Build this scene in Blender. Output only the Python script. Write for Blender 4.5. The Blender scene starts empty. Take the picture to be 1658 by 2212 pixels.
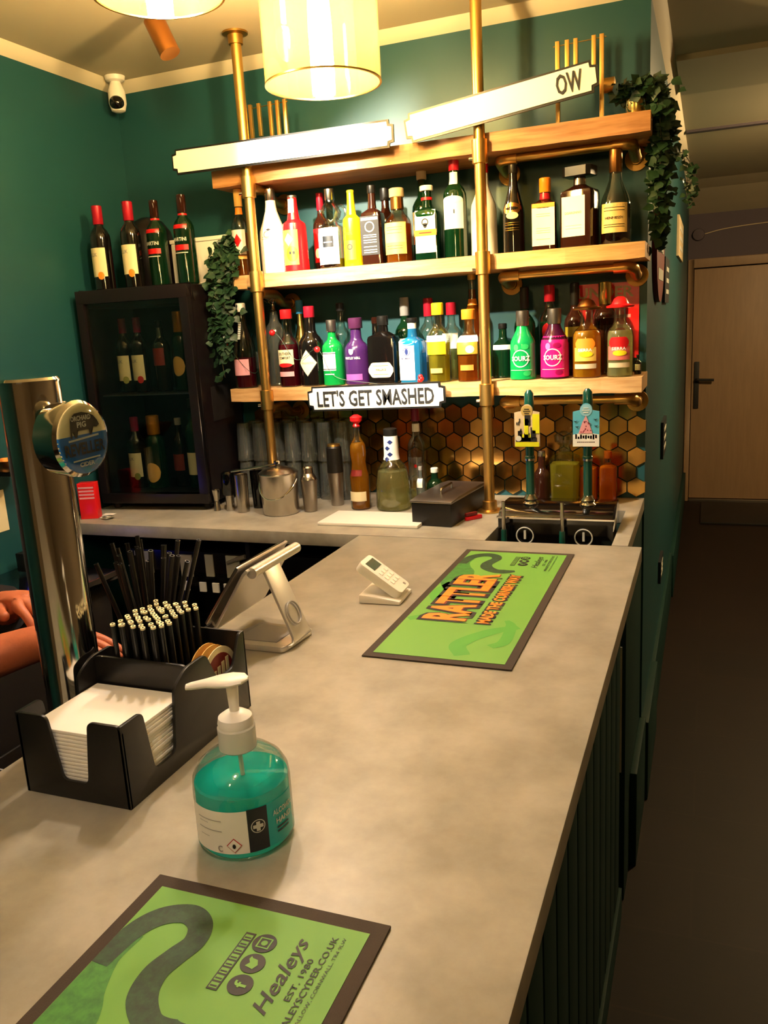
import bpy, bmesh, math, random
from mathutils import Vector, Matrix, Euler
PI = math.pi
scene = bpy.context.scene
col = scene.collection

# ------------------------------------------------------------------ camera
cam_d = bpy.data.cameras.new('camera'); cam = bpy.data.objects.new('camera', cam_d); col.objects.link(cam)
cam_d.sensor_fit = 'VERTICAL'; cam_d.sensor_height = 36.0; cam_d.lens = 1780 / 2212 * 36
cam_d.clip_start = 0.02
RX, RY, RZ = -0.224, -0.058, 0.379
cam.matrix_world = (Matrix.Translation((0, 0, 1.7)) @ Matrix.Rotation(RZ, 4, 'Z') @ Matrix.Rotation(PI / 2, 4, 'X')
                    @ Matrix.Rotation(RX, 4, 'X') @ Matrix.Rotation(RY, 4, 'Z'))
scene.camera = cam
# ------------------------------------------------------------------ world, exposure
w = bpy.data.worlds.new('world'); scene.world = w; w.use_nodes = True
w.node_tree.nodes['Background'].inputs[0].default_value = (1, .72, .42, 1)
w.node_tree.nodes['Background'].inputs[1].default_value = 0.02
scene.view_settings.view_transform = 'Standard'; scene.view_settings.look = 'None'
scene.view_settings.gamma = 1; scene.view_settings.use_curve_mapping = False
scene.view_settings.exposure = 1.93
scene.cycles.transparent_max_bounces = 24
LAMP_SHELF = 150.0     # emission of the two bulbs of the pendants by the shelves
LAMP_BAR = 46.0        # emission of the pendant bulbs above the near end of the bar
LAMP_HALL = 125.0
WARM = (1.0, .85, .73)
WARMER = (1.0, .70, .34)

# ------------------------------------------------------------------ helpers
def lin(c):
    if isinstance(c, str):
        c = [int(c[i:i + 2], 16) / 255 for i in (0, 2, 4)]
    return tuple(((x / 12.92) if x <= .04045 else ((x + .055) / 1.055) ** 2.4) for x in c)

MAT = {}
def nodes(name):
    m = bpy.data.materials.new(name); m.use_nodes = True
    nt = m.node_tree; return m, nt, nt.nodes['Principled BSDF']
def mk(name, c, rough=.5, metal=0, coat=0, spec=.5, bump=0, bscale=60, var=0, vscale=8, vstretch=(1, 1, 1), c2=None, trans=0, detail=4):
    m, nt, b = nodes(name)
    b.inputs['Base Color'].default_value = (*lin(c), 1)
    b.inputs['Roughness'].default_value = rough; b.inputs['Metallic'].default_value = metal
    b.inputs['Coat Weight'].default_value = coat; b.inputs['Coat Roughness'].default_value = .08
    b.inputs['Specular IOR Level'].default_value = spec
    if trans: b.inputs['Subsurface Weight'].default_value = trans; b.inputs['Subsurface Radius'].default_value = (.01, .006, .004)
    if var or bump:
        tc = nt.nodes.new('ShaderNodeTexCoord'); mp = nt.nodes.new('ShaderNodeMapping'); nt.links.new(tc.outputs['Object'], mp.inputs[0])
        mp.inputs['Scale'].default_value = vstretch
    if var:
        n = nt.nodes.new('ShaderNodeTexNoise'); n.inputs['Scale'].default_value = vscale; n.inputs['Detail'].default_value = detail
        n.inputs['Roughness'].default_value = .62
        nt.links.new(mp.outputs[0], n.inputs[0])
        r = nt.nodes.new('ShaderNodeValToRGB'); a = lin(c); bcol = lin(c2) if c2 else tuple(x * (1 - var) for x in a)
        r.color_ramp.elements[0].position = .32; r.color_ramp.elements[1].position = .68
        r.color_ramp.elements[0].color = (*bcol, 1); r.color_ramp.elements[1].color = (*a, 1)
        nt.links.new(n.outputs[0], r.inputs[0]); nt.links.new(r.outputs[0], b.inputs['Base Color'])
    if bump:
        n2 = nt.nodes.new('ShaderNodeTexNoise'); n2.inputs['Scale'].default_value = bscale
        nt.links.new(mp.outputs[0], n2.inputs[0])
        bp = nt.nodes.new('ShaderNodeBump'); bp.inputs['Strength'].default_value = bump; bp.inputs['Distance'].default_value = .002
        nt.links.new(n2.outputs[0], bp.inputs['Height']); nt.links.new(bp.outputs[0], b.inputs['Normal'])
    MAT[name] = m; return m
def glass(name, tint, dens=0.0, dcol=None, gloss=.5, rough=.03, base=.05):
    # clear pane / bottle glass: coloured transparency, a sheen that grows at grazing angles, optional body colour
    m = bpy.data.materials.new(name); m.use_nodes = True; nt = m.node_tree; nt.nodes.clear()
    out = nt.nodes.new('ShaderNodeOutputMaterial'); tr = nt.nodes.new('ShaderNodeBsdfTransparent'); gl = nt.nodes.new('ShaderNodeBsdfGlossy')
    tr.inputs[0].default_value = (*lin(tint), 1); gl.inputs['Roughness'].default_value = rough
    lw = nt.nodes.new('ShaderNodeLayerWeight'); lw.inputs[0].default_value = .35
    mu = nt.nodes.new('ShaderNodeMath'); mu.operation = 'MULTIPLY_ADD'; mu.inputs[1].default_value = gloss; mu.inputs[2].default_value = base
    nt.links.new(lw.outputs['Fresnel'], mu.inputs[0])
    src = tr
    if dens:
        df = nt.nodes.new('ShaderNodeBsdfDiffuse'); df.inputs[0].default_value = (*lin(dcol or tint), 1)
        tl = nt.nodes.new('ShaderNodeBsdfTranslucent'); tl.inputs[0].default_value = (*lin(dcol or tint), 1)
        m0 = nt.nodes.new('ShaderNodeMixShader'); m0.inputs[0].default_value = .4; nt.links.new(df.outputs[0], m0.inputs[1]); nt.links.new(tl.outputs[0], m0.inputs[2])
        m1 = nt.nodes.new('ShaderNodeMixShader'); m1.inputs[0].default_value = dens
        nt.links.new(tr.outputs[0], m1.inputs[1]); nt.links.new(m0.outputs[0], m1.inputs[2]); src = m1
    mx = nt.nodes.new('ShaderNodeMixShader'); nt.links.new(mu.outputs[0], mx.inputs[0])
    nt.links.new(src.outputs[0], mx.inputs[1]); nt.links.new(gl.outputs[0], mx.inputs[2]); nt.links.new(mx.outputs[0], out.inputs[0])
    MAT[name] = m; return m
def emit(name, c, s):
    m, nt, b = nodes(name); b.inputs['Base Color'].default_value = (*c, 1)
    b.inputs['Emission Color'].default_value = (*c, 1); b.inputs['Emission Strength'].default_value = s
    MAT[name] = m; return m
def M(n): return MAT[n]
def hexmat(c, rough=.45, metal=0):
    k = 'paint_%s_%d_%d' % (c, rough * 100, metal * 10)
    return MAT.get(k) or mk(k, c, rough, metal)

def obj(name, bm, mat, parent=None, loc=None, rot=None, smooth=True, ang=35, bevel=0):
    me = bpy.data.meshes.new(name)
    if bevel:
        bmesh.ops.remove_doubles(bm, verts=bm.verts, dist=1e-6)
        es = [e for e in bm.edges if len(e.link_faces) == 2 and e.calc_face_angle(0) > .6]
        bmesh.ops.bevel(bm, geom=es, offset=bevel, segments=2, profile=.6, affect='EDGES', clamp_overlap=True)
    bm.normal_update(); bm.to_mesh(me); bm.free()
    if smooth: me.shade_smooth(); me.set_sharp_from_angle(angle=math.radians(ang))
    for mm in (mat if isinstance(mat, (list, tuple)) else [mat]):
        me.materials.append(M(mm) if isinstance(mm, str) else mm)
    o = bpy.data.objects.new(name, me); col.objects.link(o)
    if parent: o.parent = parent
    if loc: o.location = loc
    if rot: o.rotation_euler = rot
    return o
def thing(name, label, cat, loc=(0, 0, 0), rz=0, group=None, rot=None):
    o = bpy.data.objects.new(name, None); col.objects.link(o); o.empty_display_size = .05
    o.location = loc; o.rotation_euler = rot or (0, 0, rz)
    return tag(o, label, cat, group)
def tag(o, label, cat, group=None, kind=None):
    o['label'] = label; o['category'] = cat
    if group: o['group'] = group
    if kind: o['kind'] = kind
    return o
def struct(o): o['kind'] = 'structure'; return o
def copy_tree(o, parent=None):
    c = o.copy(); col.objects.link(c); c.parent = parent
    for ch in list(o.children): copy_tree(ch, c)
    return c
def B(): return bmesh.new()
def box(bm, x0, x1, y0, y1, z0, z1, mi=0):
    vs = [bm.verts.new(p) for p in [(x0, y0, z0), (x1, y0, z0), (x1, y1, z0), (x0, y1, z0), (x0, y0, z1), (x1, y0, z1), (x1, y1, z1), (x0, y1, z1)]]
    for f in [(3, 2, 1, 0), (4, 5, 6, 7), (0, 1, 5, 4), (1, 2, 6, 5), (2, 3, 7, 6), (3, 0, 4, 7)]:
        fc = bm.faces.new([vs[i] for i in f]); fc.material_index = mi
    return vs
def bx(x0, x1, y0, y1, z0, z1): bm = B(); box(bm, x0, x1, y0, y1, z0, z1); return bm
def prism(bm, pts, axis, a, b_, mi=0):
    # pts: outline in the two other axes, extruded along axis from a to b_
    def P(p, t):
        return {'x': (t, p[0], p[1]), 'y': (p[0], t, p[1]), 'z': (p[0], p[1], t)}[axis]
    v0 = [bm.verts.new(P(p, a)) for p in pts]; v1 = [bm.verts.new(P(p, b_)) for p in pts]; n = len(pts)
    fs = [bm.faces.new(v0), bm.faces.new(v1[::-1])]
    for i in range(n): fs.append(bm.faces.new([v0[i], v1[i], v1[(i + 1) % n], v0[(i + 1) % n]]))
    for f in fs: f.material_index = mi
    bmesh.ops.recalc_face_normals(bm, faces=fs)
def tube(bm, pts, r, n=12, cap=True, mi=0):
    pts = [Vector(p) for p in pts]; rs = r if isinstance(r, (list, tuple)) else [r] * len(pts)
    rings = []; up = None
    for i, p in enumerate(pts):
        t = (pts[min(i + 1, len(pts) - 1)] - pts[max(i - 1, 0)]).normalized()
        if up is None: up = t.orthogonal().normalized()
        else:
            up = up - t * up.dot(t); up = up.normalized() if up.length > 1e-6 else t.orthogonal().normalized()
        s = t.cross(up)
        rings.append([bm.verts.new(p + (up * math.cos(k * 2 * PI / n) + s * math.sin(k * 2 * PI / n)) * rs[i]) for k in range(n)])
    for a, b_ in zip(rings, rings[1:]):
        for k in range(n): bm.faces.new([a[k], a[(k + 1) % n], b_[(k + 1) % n], b_[k]]).material_index = mi
    if cap: bm.faces.new(rings[0][::-1]).material_index = mi; bm.faces.new(rings[-1]).material_index = mi
def arc(pts, rad=.02, n=6):
    # rounds the corners of a polyline
    P = [Vector(p) for p in pts]; out = [P[0]]
    for i in range(1, len(P) - 1):
        a = (P[i - 1] - P[i]); b_ = (P[i + 1] - P[i]); r = min(rad, a.length * .49, b_.length * .49)
        s = P[i] + a.normalized() * r; e = P[i] + b_.normalized() * r
        for k in range(n + 1):
            t = k / n; out.append(s * (1 - t) ** 2 + P[i] * 2 * t * (1 - t) + e * t * t)
    out.append(P[-1]); return out
def sec(a, r, s=0, asp=1, n=7):
    x, y = math.sin(a), -math.cos(a)
    k = 1 / (abs(x) ** n + abs(y) ** n) ** (1 / n)
    k = 1 + (k - 1) * s
    return x * r * k, y * r * k * (1 + (asp - 1) * s)
def lathe(bm, prof, n=28, asp=1, close=True, cx=0, cy=0, mi=0):
    # prof: (z, r[, squareness])
    rings = []
    for p in prof:
        z, r = p[0], p[1]; s = p[2] if len(p) > 2 else 0
        rings.append([bm.verts.new((cx + q[0], cy + q[1], z)) for q in (sec(k * 2 * PI / n, r, s, asp) for k in range(n))])
    for a, b_ in zip(rings, rings[1:]):
        for k in range(n): bm.faces.new([a[k], a[(k + 1) % n], b_[(k + 1) % n], b_[k]]).material_index = mi
    if close: bm.faces.new(rings[0][::-1]).material_index = mi; bm.faces.new(rings[-1]).material_index = mi
def lt(prof, n=28, **k): bm = B(); lathe(bm, prof, n, **k); return bm
def plate(bm, pts, z0, z1, mi=0): prism(bm, pts, 'z', z0, z1, mi)
def circ(cx, cy, r, n=24, a0=0, a1=2 * PI):
    full = abs(a1 - a0 - 2 * PI) < 1e-6
    return [(cx + r * math.cos(a0 + (a1 - a0) * k / (n if full else n - 1)), cy + r * math.sin(a0 + (a1 - a0) * k / (n if full else n - 1))) for k in range(n)]
_tc = {}
def text_bm(s, width=None, height=None, bold=0, shear=0, depth=0):
    # lettering centred on the origin in the xy plane
    cu = bpy.data.curves.new('lettering', 'FONT'); cu.body = s; cu.align_x = 'CENTER'; cu.align_y = 'CENTER'; cu.resolution_u = 2
    cu.offset = bold; cu.shear = shear; cu.extrude = depth
    o = bpy.data.objects.new('lettering', cu); me = bpy.data.meshes.new_from_object(o)
    bm = B(); bm.from_mesh(me)
    bpy.data.objects.remove(o); bpy.data.curves.remove(cu); bpy.data.meshes.remove(me)
    if not bm.verts: return bm
    xs = [v.co.x for v in bm.verts]; ys = [v.co.y for v in bm.verts]
    w_, h_ = max(xs) - min(xs), max(ys) - min(ys); mx, my = (max(xs) + min(xs)) / 2, (max(ys) + min(ys)) / 2
    sx = width / w_ if width else None; sy = height / h_ if height else None
    sx = sx or sy; sy = sy or sx
    for v in bm.verts: v.co.x = (v.co.x - mx) * sx; v.co.y = (v.co.y - my) * sy; v.co.z *= sy
    return bm
def place(bm, mtx): bmesh.ops.transform(bm, matrix=mtx, verts=bm.verts); return bm
def face_front(bm, x, y, z): return place(bm, Matrix.Translation((x, y, z)) @ Matrix.Rotation(PI / 2, 4, 'X'))
def ribbon(bm, pts, ws, z0, z1, mi=0):
    # flat curved band in xy
    L = []; R_ = []
    for i, p in enumerate(pts):
        a = Vector(pts[max(i - 1, 0)]); b_ = Vector(pts[min(i + 1, len(pts) - 1)]); t = (b_ - a).normalized(); nrm = Vector((-t.y, t.x))
        L.append(Vector(p) + nrm * ws[i] / 2); R_.append(Vector(p) - nrm * ws[i] / 2)
    for i in range(len(pts) - 1):
        vs = [bm.verts.new((q.x, q.y, z1)) for q in (L[i], L[i + 1], R_[i + 1], R_[i])]
        f = bm.faces.new(vs); f.material_index = mi
        if f.normal.z < 0: pass
    bmesh.ops.remove_doubles(bm, verts=bm.verts, dist=1e-5); bmesh.ops.recalc_face_normals(bm, faces=bm.faces)
def spline(pts, n=8):
    P = [Vector(p) for p in pts]; P = [P[0] * 2 - P[1]] + P + [P[-1] * 2 - P[-2]]; out = []
    for i in range(1, len(P) - 2):
        for k in range(n):
            t = k / n; a, b_, c, d = P[i - 1], P[i], P[i + 1], P[i + 2]
            out.append(.5 * ((2 * b_) + (c - a) * t + (2 * a - 5 * b_ + 4 * c - d) * t * t + (3 * b_ - a - 3 * c + d) * t ** 3))
    out.append(P[-2]); return out

# ------------------------------------------------------------------ materials
mk('teal_wall', '1b4a4c', .42, var=.08, vscale=3, spec=.4)
mk('teal_panel', '10342f', .6, var=.08, vscale=5, spec=.25)
mk('ceiling', 'cdbf9f', .9)
mk('cornice', 'd8ccb0', .7)
mk('plaster', '574c52', .8)
mk('worktop', 'a9a392', .38, var=.2, vscale=9, c2='8a8474', spec=.45, detail=8)
mk('worktop_edge', '8d867b', .5)
mk('pine', 'd9b27a', .5, var=.3, vscale=5, vstretch=(1, 12, 12), c2='b58448')
mk('pine_shaded', 'c08c58', .55, var=.3, vscale=5, vstretch=(1, 12, 12), c2='93602f')  # same pine as the other shelves, shade under the sign put into its colour
mk('old_wood', '8a5a35', .6, var=.4, vscale=6, vstretch=(1, 10, 10), c2='5f3b22')
mk('brass', 'e2b566', .36, 1); mk('brass_dull', 'b98f4a', .38, 1); mk('gold', 'e0bc6a', .22, 1)
mk('chrome', 'd8d5cf', .09, 1); mk('steel', 'bdb6aa', .24, 1); mk('steel_brushed', 'a9a196', .35, 1)
mk('copper', 'b5793f', .3, 1)
mk('black_plastic', '14120f', .38); mk('black_matt', '171310', .6); mk('black_gloss', '0b0908', .1, coat=.6)
mk('fridge_black', '140d0f', .32); mk('white_plastic', 'e9e4d8', .4); mk('white_paper', 'efe9dc', .8, var=.05)
mk('screen', '3c3c34', .2); mk('grey_plastic', '8f8a82', .4); mk('pale_print', 'cfcfc2', .5); mk('ink', '171512', .6)
mk('leaf', '29482c', .45, var=.4, vscale=40, c2='16301c'); mk('leaf_dark', '223f2a', .4, var=.4, vscale=40, c2='142a1a')
mk('stem', '3a3a22', .7)
mk('skin', 'b8643f', .55, trans=.15, var=.12, vscale=60, bump=.15, bscale=300); mk('hair', '2a1a10', .6)
mk('cloth_black', '121014', .85, bump=.2, bscale=400); mk('denim', '1c2430', .85)
mk('rubber', '3a2d20', .8, bump=.3, bscale=900); mk('mat_green', '68a23a', .6, var=.04)
mk('mat_green_soft', '4a9a2c', .6); mk('mat_scale', '1f4a22', .6, var=.5, vscale=120, c2='0e2a12'); mk('mat_fade', '3f8a2a', .6, var=.3, vscale=90, c2='2c6a22')
mk('orange', 'f08a1c', .5); mk('red_dark', '7a1c12', .5); mk('red', 'c4161a', .35); mk('red_bright', 'e01c20', .3)
mk('cream', 'e6d8a8', .55); mk('white', 'f1ede0', .5); mk('yellow', 'e6cf1e', .35); mk('amber_label', 'e8b45a', .5)
mk('purple', '3a1a4c', .2); mk('black_glass', '0c0908', .07, coat=.5); mk('brown_glass', '2a120a', .07, coat=.4)
mk('pig_blue', '1e6ab8', .3); mk('blue_ink', '1b2c6a', .5); mk('pink', 'e2a0a6', .5); mk('wine_red', '7a1230', .3)
mk('foil_red', 'b0182c', .35, .3); mk('foil_gold', 'c98a28', .35, .7); mk('teal_gel', '12b0ae', .3)
mk('navy', '1d2127', .45); mk('beige', 'c9b48c', .6)
glass('clear_glass', 'e9efe8', gloss=.55)
glass('frosty_glass', 'dde6de', .14, 'e8f0e8', gloss=.9, base=.08)
glass('green_glass', '3e7a50', .25, '1c5a34')
glass('smoke_glass', '5a5a58', .1, '303030', gloss=.5)
glass('pane_glass', 'e4e6e0', gloss=.3, base=.02)
glass('lamp_glass', 'fbf0cc', .06, 'f2d88c', gloss=.6)
glass('amber_liquid', 'e89030', .4, 'c86a18', gloss=.2, base=.02)
glass('gold_liquid', 'f8c440', .5, 'f0a820', gloss=.2, base=.02)
glass('red_liquid', '9a1830', .7, '7a0c26', gloss=.2, base=.02)
glass('dark_liquid', '401808', .8, '2c0e06', gloss=.2, base=.02)
glass('orange_liquid', 'f08828', .65, 'f07c14', gloss=.2, base=.02)
glass('yellow_liquid', 'e8d860', .4, 'd0bc38', gloss=.2, base=.02)
glass('pale_liquid', 'f4f0c8', .3, 'e8dfa8', gloss=.2, base=.02)
glass('blue_glass', '58b8e0', .45, '3098d0')
glass('gel', '60f0ee', .6, '2cf0ea', gloss=.25, base=.02)
glass('milky', 'f2f0e8', .82, 'f0ece2', gloss=.25, base=.03)
emit('bulb_shelf', WARM, LAMP_SHELF); emit('bulb_bar', WARM, LAMP_BAR); emit('lamp_hall', WARMER, LAMP_HALL)
emit('led_blue', (.02, .03, 1), 6)

mk('hall_paint', '8a7a66', .8)
# floor planks
m, nt, b = nodes('floor_planks'); MAT['floor_planks'] = m
tc = nt.nodes.new('ShaderNodeTexCoord'); mp = nt.nodes.new('ShaderNodeMapping'); nt.links.new(tc.outputs['Object'], mp.inputs[0])
br = nt.nodes.new('ShaderNodeTexBrick'); br.inputs['Scale'].default_value = 1.0; br.inputs['Brick Width'].default_value = .9; br.inputs['Row Height'].default_value = .3
br.inputs['Mortar Size'].default_value = .004; br.inputs['Color1'].default_value = (*lin('1d110a'), 1); br.inputs['Color2'].default_value = (*lin('180e08'), 1); br.inputs['Mortar'].default_value = (*lin('23170e'), 1)
nt.links.new(mp.outputs[0], br.inputs[0])
n = nt.nodes.new('ShaderNodeTexNoise'); n.inputs['Scale'].default_value = 14; mp2 = nt.nodes.new('ShaderNodeMapping'); mp2.inputs['Scale'].default_value = (1, 8, 1)
nt.links.new(tc.outputs['Object'], mp2.inputs[0]); nt.links.new(mp2.outputs[0], n.inputs[0])
mx = nt.nodes.new('ShaderNodeMixRGB'); mx.blend_type = 'MULTIPLY'; mx.inputs[0].default_value = .5
nt.links.new(br.outputs[0], mx.inputs[1]); nt.links.new(n.outputs[0], mx.inputs[2]); nt.links.new(mx.outputs[0], b.inputs['Base Color'])
b.inputs['Roughness'].default_value = .6; b.inputs['Specular IOR Level'].default_value = .3
# pale door veneer
mk('door_veneer', '9a7c5c', .5, var=.14, vscale=4, vstretch=(9, 9, 1))

# ------------------------------------------------------------------ the room
XL, XR, YB, YF, ZC, YE = -2.06, 3.0, 2.75, -3.0, 2.61, 7.75
struct(obj('floor', bx(XL - .1, XR + .1, YF - .1, YE + .1, -.1, 0), 'floor_planks', smooth=False))
bm = B()
prism(bm, [(YF - .1, ZC), (6.9, ZC), (7.2, ZC - .03), (7.5, ZC - .1), (YE + .1, ZC - .19), (YE + .1, ZC + .1), (YF - .1, ZC + .1)], 'x', XL - .1, XR + .1)
struct(obj('ceiling', bm, 'ceiling', smooth=False))
struct(obj('wall_left', bx(XL - .1, XL, YF, YB + .1, 0, ZC), 'teal_wall', smooth=False))
struct(obj('wall_back', bx(XL, -.18, YB, YB + .1, 0, ZC), 'teal_wall', smooth=False))
struct(obj('wall_corridor', bx(-.36, -.18, YB + .1, YE, 0, ZC), 'teal_wall', smooth=False))
struct(obj('wall_far', bx(-.36, XR + .1, YE, YE + .1, 0, ZC), 'plaster', smooth=False))
struct(obj('wall_right', bx(XR, XR + .1, YF, YE, 0, ZC), 'hall_paint', smooth=False))
struct(obj('wall_front', bx(XL, XR, YF - .1, YF, 0, ZC), 'hall_paint', smooth=False))
# cornice between walls and ceiling
def cornice(name, axis, a, b_, at, sgn):
    bm = B(); d = .035
    prof = [(at, ZC), (at, ZC - d), (at + sgn * d * .35, ZC - d * .75), (at + sgn * d * .75, ZC - d * .35), (at + sgn * d, ZC)]
    prism(bm, prof, axis, a, b_); struct(obj(name, bm, 'cornice'))
cornice('trim_1', 'x', XL, -.18, YB, -1)
cornice('trim_2', 'y', YF, YB, XL, 1)
cornice('trim_3', 'y', YB, 6.9, -.18, 1)
# shallow board across the corridor ceiling
struct(obj('trim_4', bx(-.14, XR, 5.0, 5.05, ZC - .012, ZC), 'plaster', smooth=False))
struct(obj('trim_5', bx(-.14, XR, 3.55, 4.1, ZC - .02, ZC), 'ceiling', smooth=False))
# skirting of the corridor wall, stepped
struct(obj('baseboard_1', bx(-.2, -.155, 2.755, 3.3, 0, .3), 'teal_panel', bevel=.004))
struct(obj('baseboard_2', bx(-.2, -.165, 3.3, 5.0, 0, .28), 'teal_panel', bevel=.004))
struct(obj('baseboard_3', bx(-.2, -.155, 5.0, YE, 0, .26), 'teal_panel', bevel=.004))
# end panel of the back bar (below the worktop)
bm = B(); box(bm, -.25, -.186, 2.2, 2.75, 0, 1.058); box(bm, -.186, -.165, 2.37, 2.75, 0, .32)
struct(obj('trim_6', bm, 'teal_panel', bevel=.003))
# door at the end of the corridor
d = struct(obj('door_1', bx(-.125, .74, YE - .05, YE - .005, .03, 2.0), 'door_veneer', bevel=.004))
bm = B()
for x0, x1, z0, z1 in ((-.175, -.13, 0, 2.08), (.745, .79, 0, 2.08), (-.13, .745, 2.01, 2.08)): box(bm, x0, x1, YE - .06, YE - .002, z0, z1)
fr = obj('frame', bm, 'door_veneer', d, bevel=.004)
bm = B(); box(bm, -.105, -.065, YE - .065, YE - .05, .83, 1.23)
obj('handle_plate', bm, 'ink', d, bevel=.003)
bm = B(); tube(bm, arc([(-.085, YE - .06, 1.08), (-.085, YE - .11, 1.08), (.055, YE - .11, 1.075)], .015), .011)
obj('handle', bm, 'ink', d)
bm = B(); box(bm, -.125, .745, YE - .075, YE - .004, 0, .025); obj('threshold', bm, 'steel_brushed', d, bevel=.002)
tag(obj('doormat', bx(-.02, .85, 6.85, 7.6, .001, .018), 'black_matt', bevel=.004), 'long black doormat on the floor before the pale wooden door', 'doormat')
t = thing('smoke_detector', 'round pale detector with a thin cable on the wall above the far door', 'detector', (-.1, YE - .002, 2.28))
bm = lt([(0, .045), (.01, .05), (.03, .045), (.036, .02)], 24); place(bm, Matrix.Rotation(PI / 2, 4, 'X')); obj('housing', bm, 'plaster', t)
bm = B(); tube(bm, spline([(.04, -.01, 0), (.2, -.008, .03), (.5, -.008, .05), (1.0, -.008, .06)], 6), .004, 6); obj('cable', bm, 'beige', t)

# edge-on plaques along the corridor wall
def plaque(y0, y1, z0, z1, cmat, label, th=.012, sh='rect'):
    t = thing('wall_plaque', label, 'sign', (-.18, (y0 + y1) / 2, (z0 + z1) / 2))
    w_, h_ = y1 - y0, z1 - z0
    if sh == 'round': pts = [(p[0] * w_ / 2, p[1] * h_ / 2) for p in circ(0, 0, 1, 28)]
    else: pts = [(-w_ / 2, -h_ / 2), (w_ / 2, -h_ / 2), (w_ / 2, h_ / 2), (-w_ / 2, h_ / 2)]
    bm = B(); prism(bm, pts, 'x', .0005, th); obj('board', bm, cmat, t)
    bm = B()
    for i in range(3):
        z = h_ * (.25 - .25 * i); box(bm, th, th + .0015, -w_ * .3, w_ * .3, z - h_ * .05, z + h_ * .05)
    obj('print', bm, 'pale_print', t, smooth=False)
plaque(2.95, 3.45, 1.72, 2.1, 'red_dark', 'dark red oval metal sign, edge on, nearest the ivy on the corridor wall', .016, 'round')
plaque(3.62, 3.98, 1.72, 1.9, 'navy', 'small dark sign with pale print behind the red oval sign on the corridor wall')
plaque(3.72, 3.98, 1.06, 1.22, 'navy', 'small pale lettered sign at counter height on the corridor wall')
plaque(3.7, 3.9, .5, .6, 'navy', 'lowest small sign near the floor on the corridor wall')
plaque(5.1, 5.9, 1.98, 2.2, 'beige', 'pale beige sign high on the corridor wall nearest the far door')

# ------------------------------------------------------------------ the bar counters
ct = thing('bar_counter', 'long front bar counter with grey stone effect top and dark teal panelled front', 'counter', (0, 0, 0))
XI, XO, YE1 = -.94, -.145, 2.152
obj('worktop', bx(XI, XO, -1.6, YE1, 1.06, 1.1), 'worktop', ct, bevel=.0025)
bm = B(); y = -1.58
box(bm, -.215, -.2, -1.58, YE1 - .03, .0, 1.06)
while y < YE1 - .06:
    box(bm, -.2, -.193, y + .006, min(y + .106, YE1 - .03), .1, 1.058); y += .112
box(bm, -.2, -.185, -1.58, YE1 - .03, 0, .1)
obj('front_panel', bm, 'teal_panel', ct, bevel=.0015)
bm = B(); box(bm, -.9, -.88, -1.58, YE1 - .03, 0, 1.058); box(bm, -.88, -.215, YE1 - .05, YE1 - .03, 0, 1.058); box(bm, -.88, -.215, -1.58, -1.56, 0, 1.058)
box(bm, -.88, -.215, -1.56, YE1 - .05, .05, .07)
obj('carcass', bm, 'black_matt', ct, smooth=False)
XG0, XG1 = -.562, -.222
bk = thing('back_counter', 'grey stone effect back bar worktop under the bottle shelves', 'counter', (0, 0, 0))
bm = B()
prism(bm, [(XL + .002, 2.156), (XG0, 2.156), (XG0, 2.56), (XG1, 2.56), (XG1, 2.156), (-.18, 2.156), (-.18, 2.748), (XL + .002, 2.748)], 'z', 1.06, 1.1)
obj('worktop', bm, 'worktop', bk, bevel=.002)
bm = B(); box(bm, -.86, -.845, 2.2, 2.74, 0, 1.058); box(bm, -1.36, -1.345, 2.2, 2.74, 0, 1.058); box(bm, -2.05, -.27, 2.735, 2.747, 0, 1.058); box(bm, -.58, -.57, 2.2, 2.7, 0, 1.058)
obj('carcass', bm, 'black_matt', bk, smooth=False)
# edge-on poster in the gap between the bars
tag(obj('paper_notice', bx(-.215, -.196, 2.194, 2.1985, .42, .8), 'pale_print', smooth=False), 'narrow pale printed notice seen edge on in the gap at the end of the bar', 'notice')

# under-counter bottle coolers
def cooler(x0, x1, lab):
    t = thing('bottle_cooler', lab, 'fridge', ((x0 + x1) / 2, 2.22, 0)); w_ = (x1 - x0) / 2 - .006
    bm = B(); box(bm, -w_, w_, .48, .5, .04, 1.0); box(bm, -w_, -w_ + .02, .02, .48, .04, 1.0); box(bm, w_ - .02, w_, .02, .48, .04, 1.0)
    box(bm, -w_, w_, .02, .48, .98, 1.0); box(bm, -w_, w_, .02, .48, .0, .06); box(bm, -w_ + .02, w_ - .02, .05, .48, .5, .51); box(bm, -w_ + .02, w_ - .02, .05, .48, .76, .77)
    obj('cabinet', bm, 'fridge_black', t, smooth=False)
    bm = B(); box(bm, -w_, w_, 0, .018, .93, 1.0); box(bm, -w_, w_, 0, .018, .06, .12); box(bm, -w_, -w_ + .035, 0, .018, .12, .93); box(bm, w_ - .035, w_, 0, .018, .12, .93)
    dr = obj('door', bm, 'fridge_black', t, bevel=.002)
    obj('pane', bx(-w_ + .035, w_ - .035, .006, .012, .12, .93), 'pane_glass', dr, smooth=False)
    bm = B(); tube(bm, arc([(w_ - .02, 0, .5), (w_ - .02, -.03, .52), (w_ - .02, -.03, .78), (w_ - .02, 0, .8)], .01), .006, 8); obj('handle', bm, 'steel', dr)
cooler(-1.84, -1.365, 'black glass door bottle cooler under the back counter, left of the dark cabinet')
t = thing('bar_blade', 'grey bottle opener hanging on the cooler door by the tablet stand', 'bottle opener', (-1.395, 2.205, .985)); bm = B(); tube(bm, spline([(-.04, 0, -.012), (-.01, 0, 0), (.03, 0, .012)], 6), [.006] * 7 + [.008] * 6, 10); obj('body', bm, 'grey_plastic', t)
cooler(-1.34, -.87, 'black glass door bottle cooler under the back counter, next to the front bar')
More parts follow.
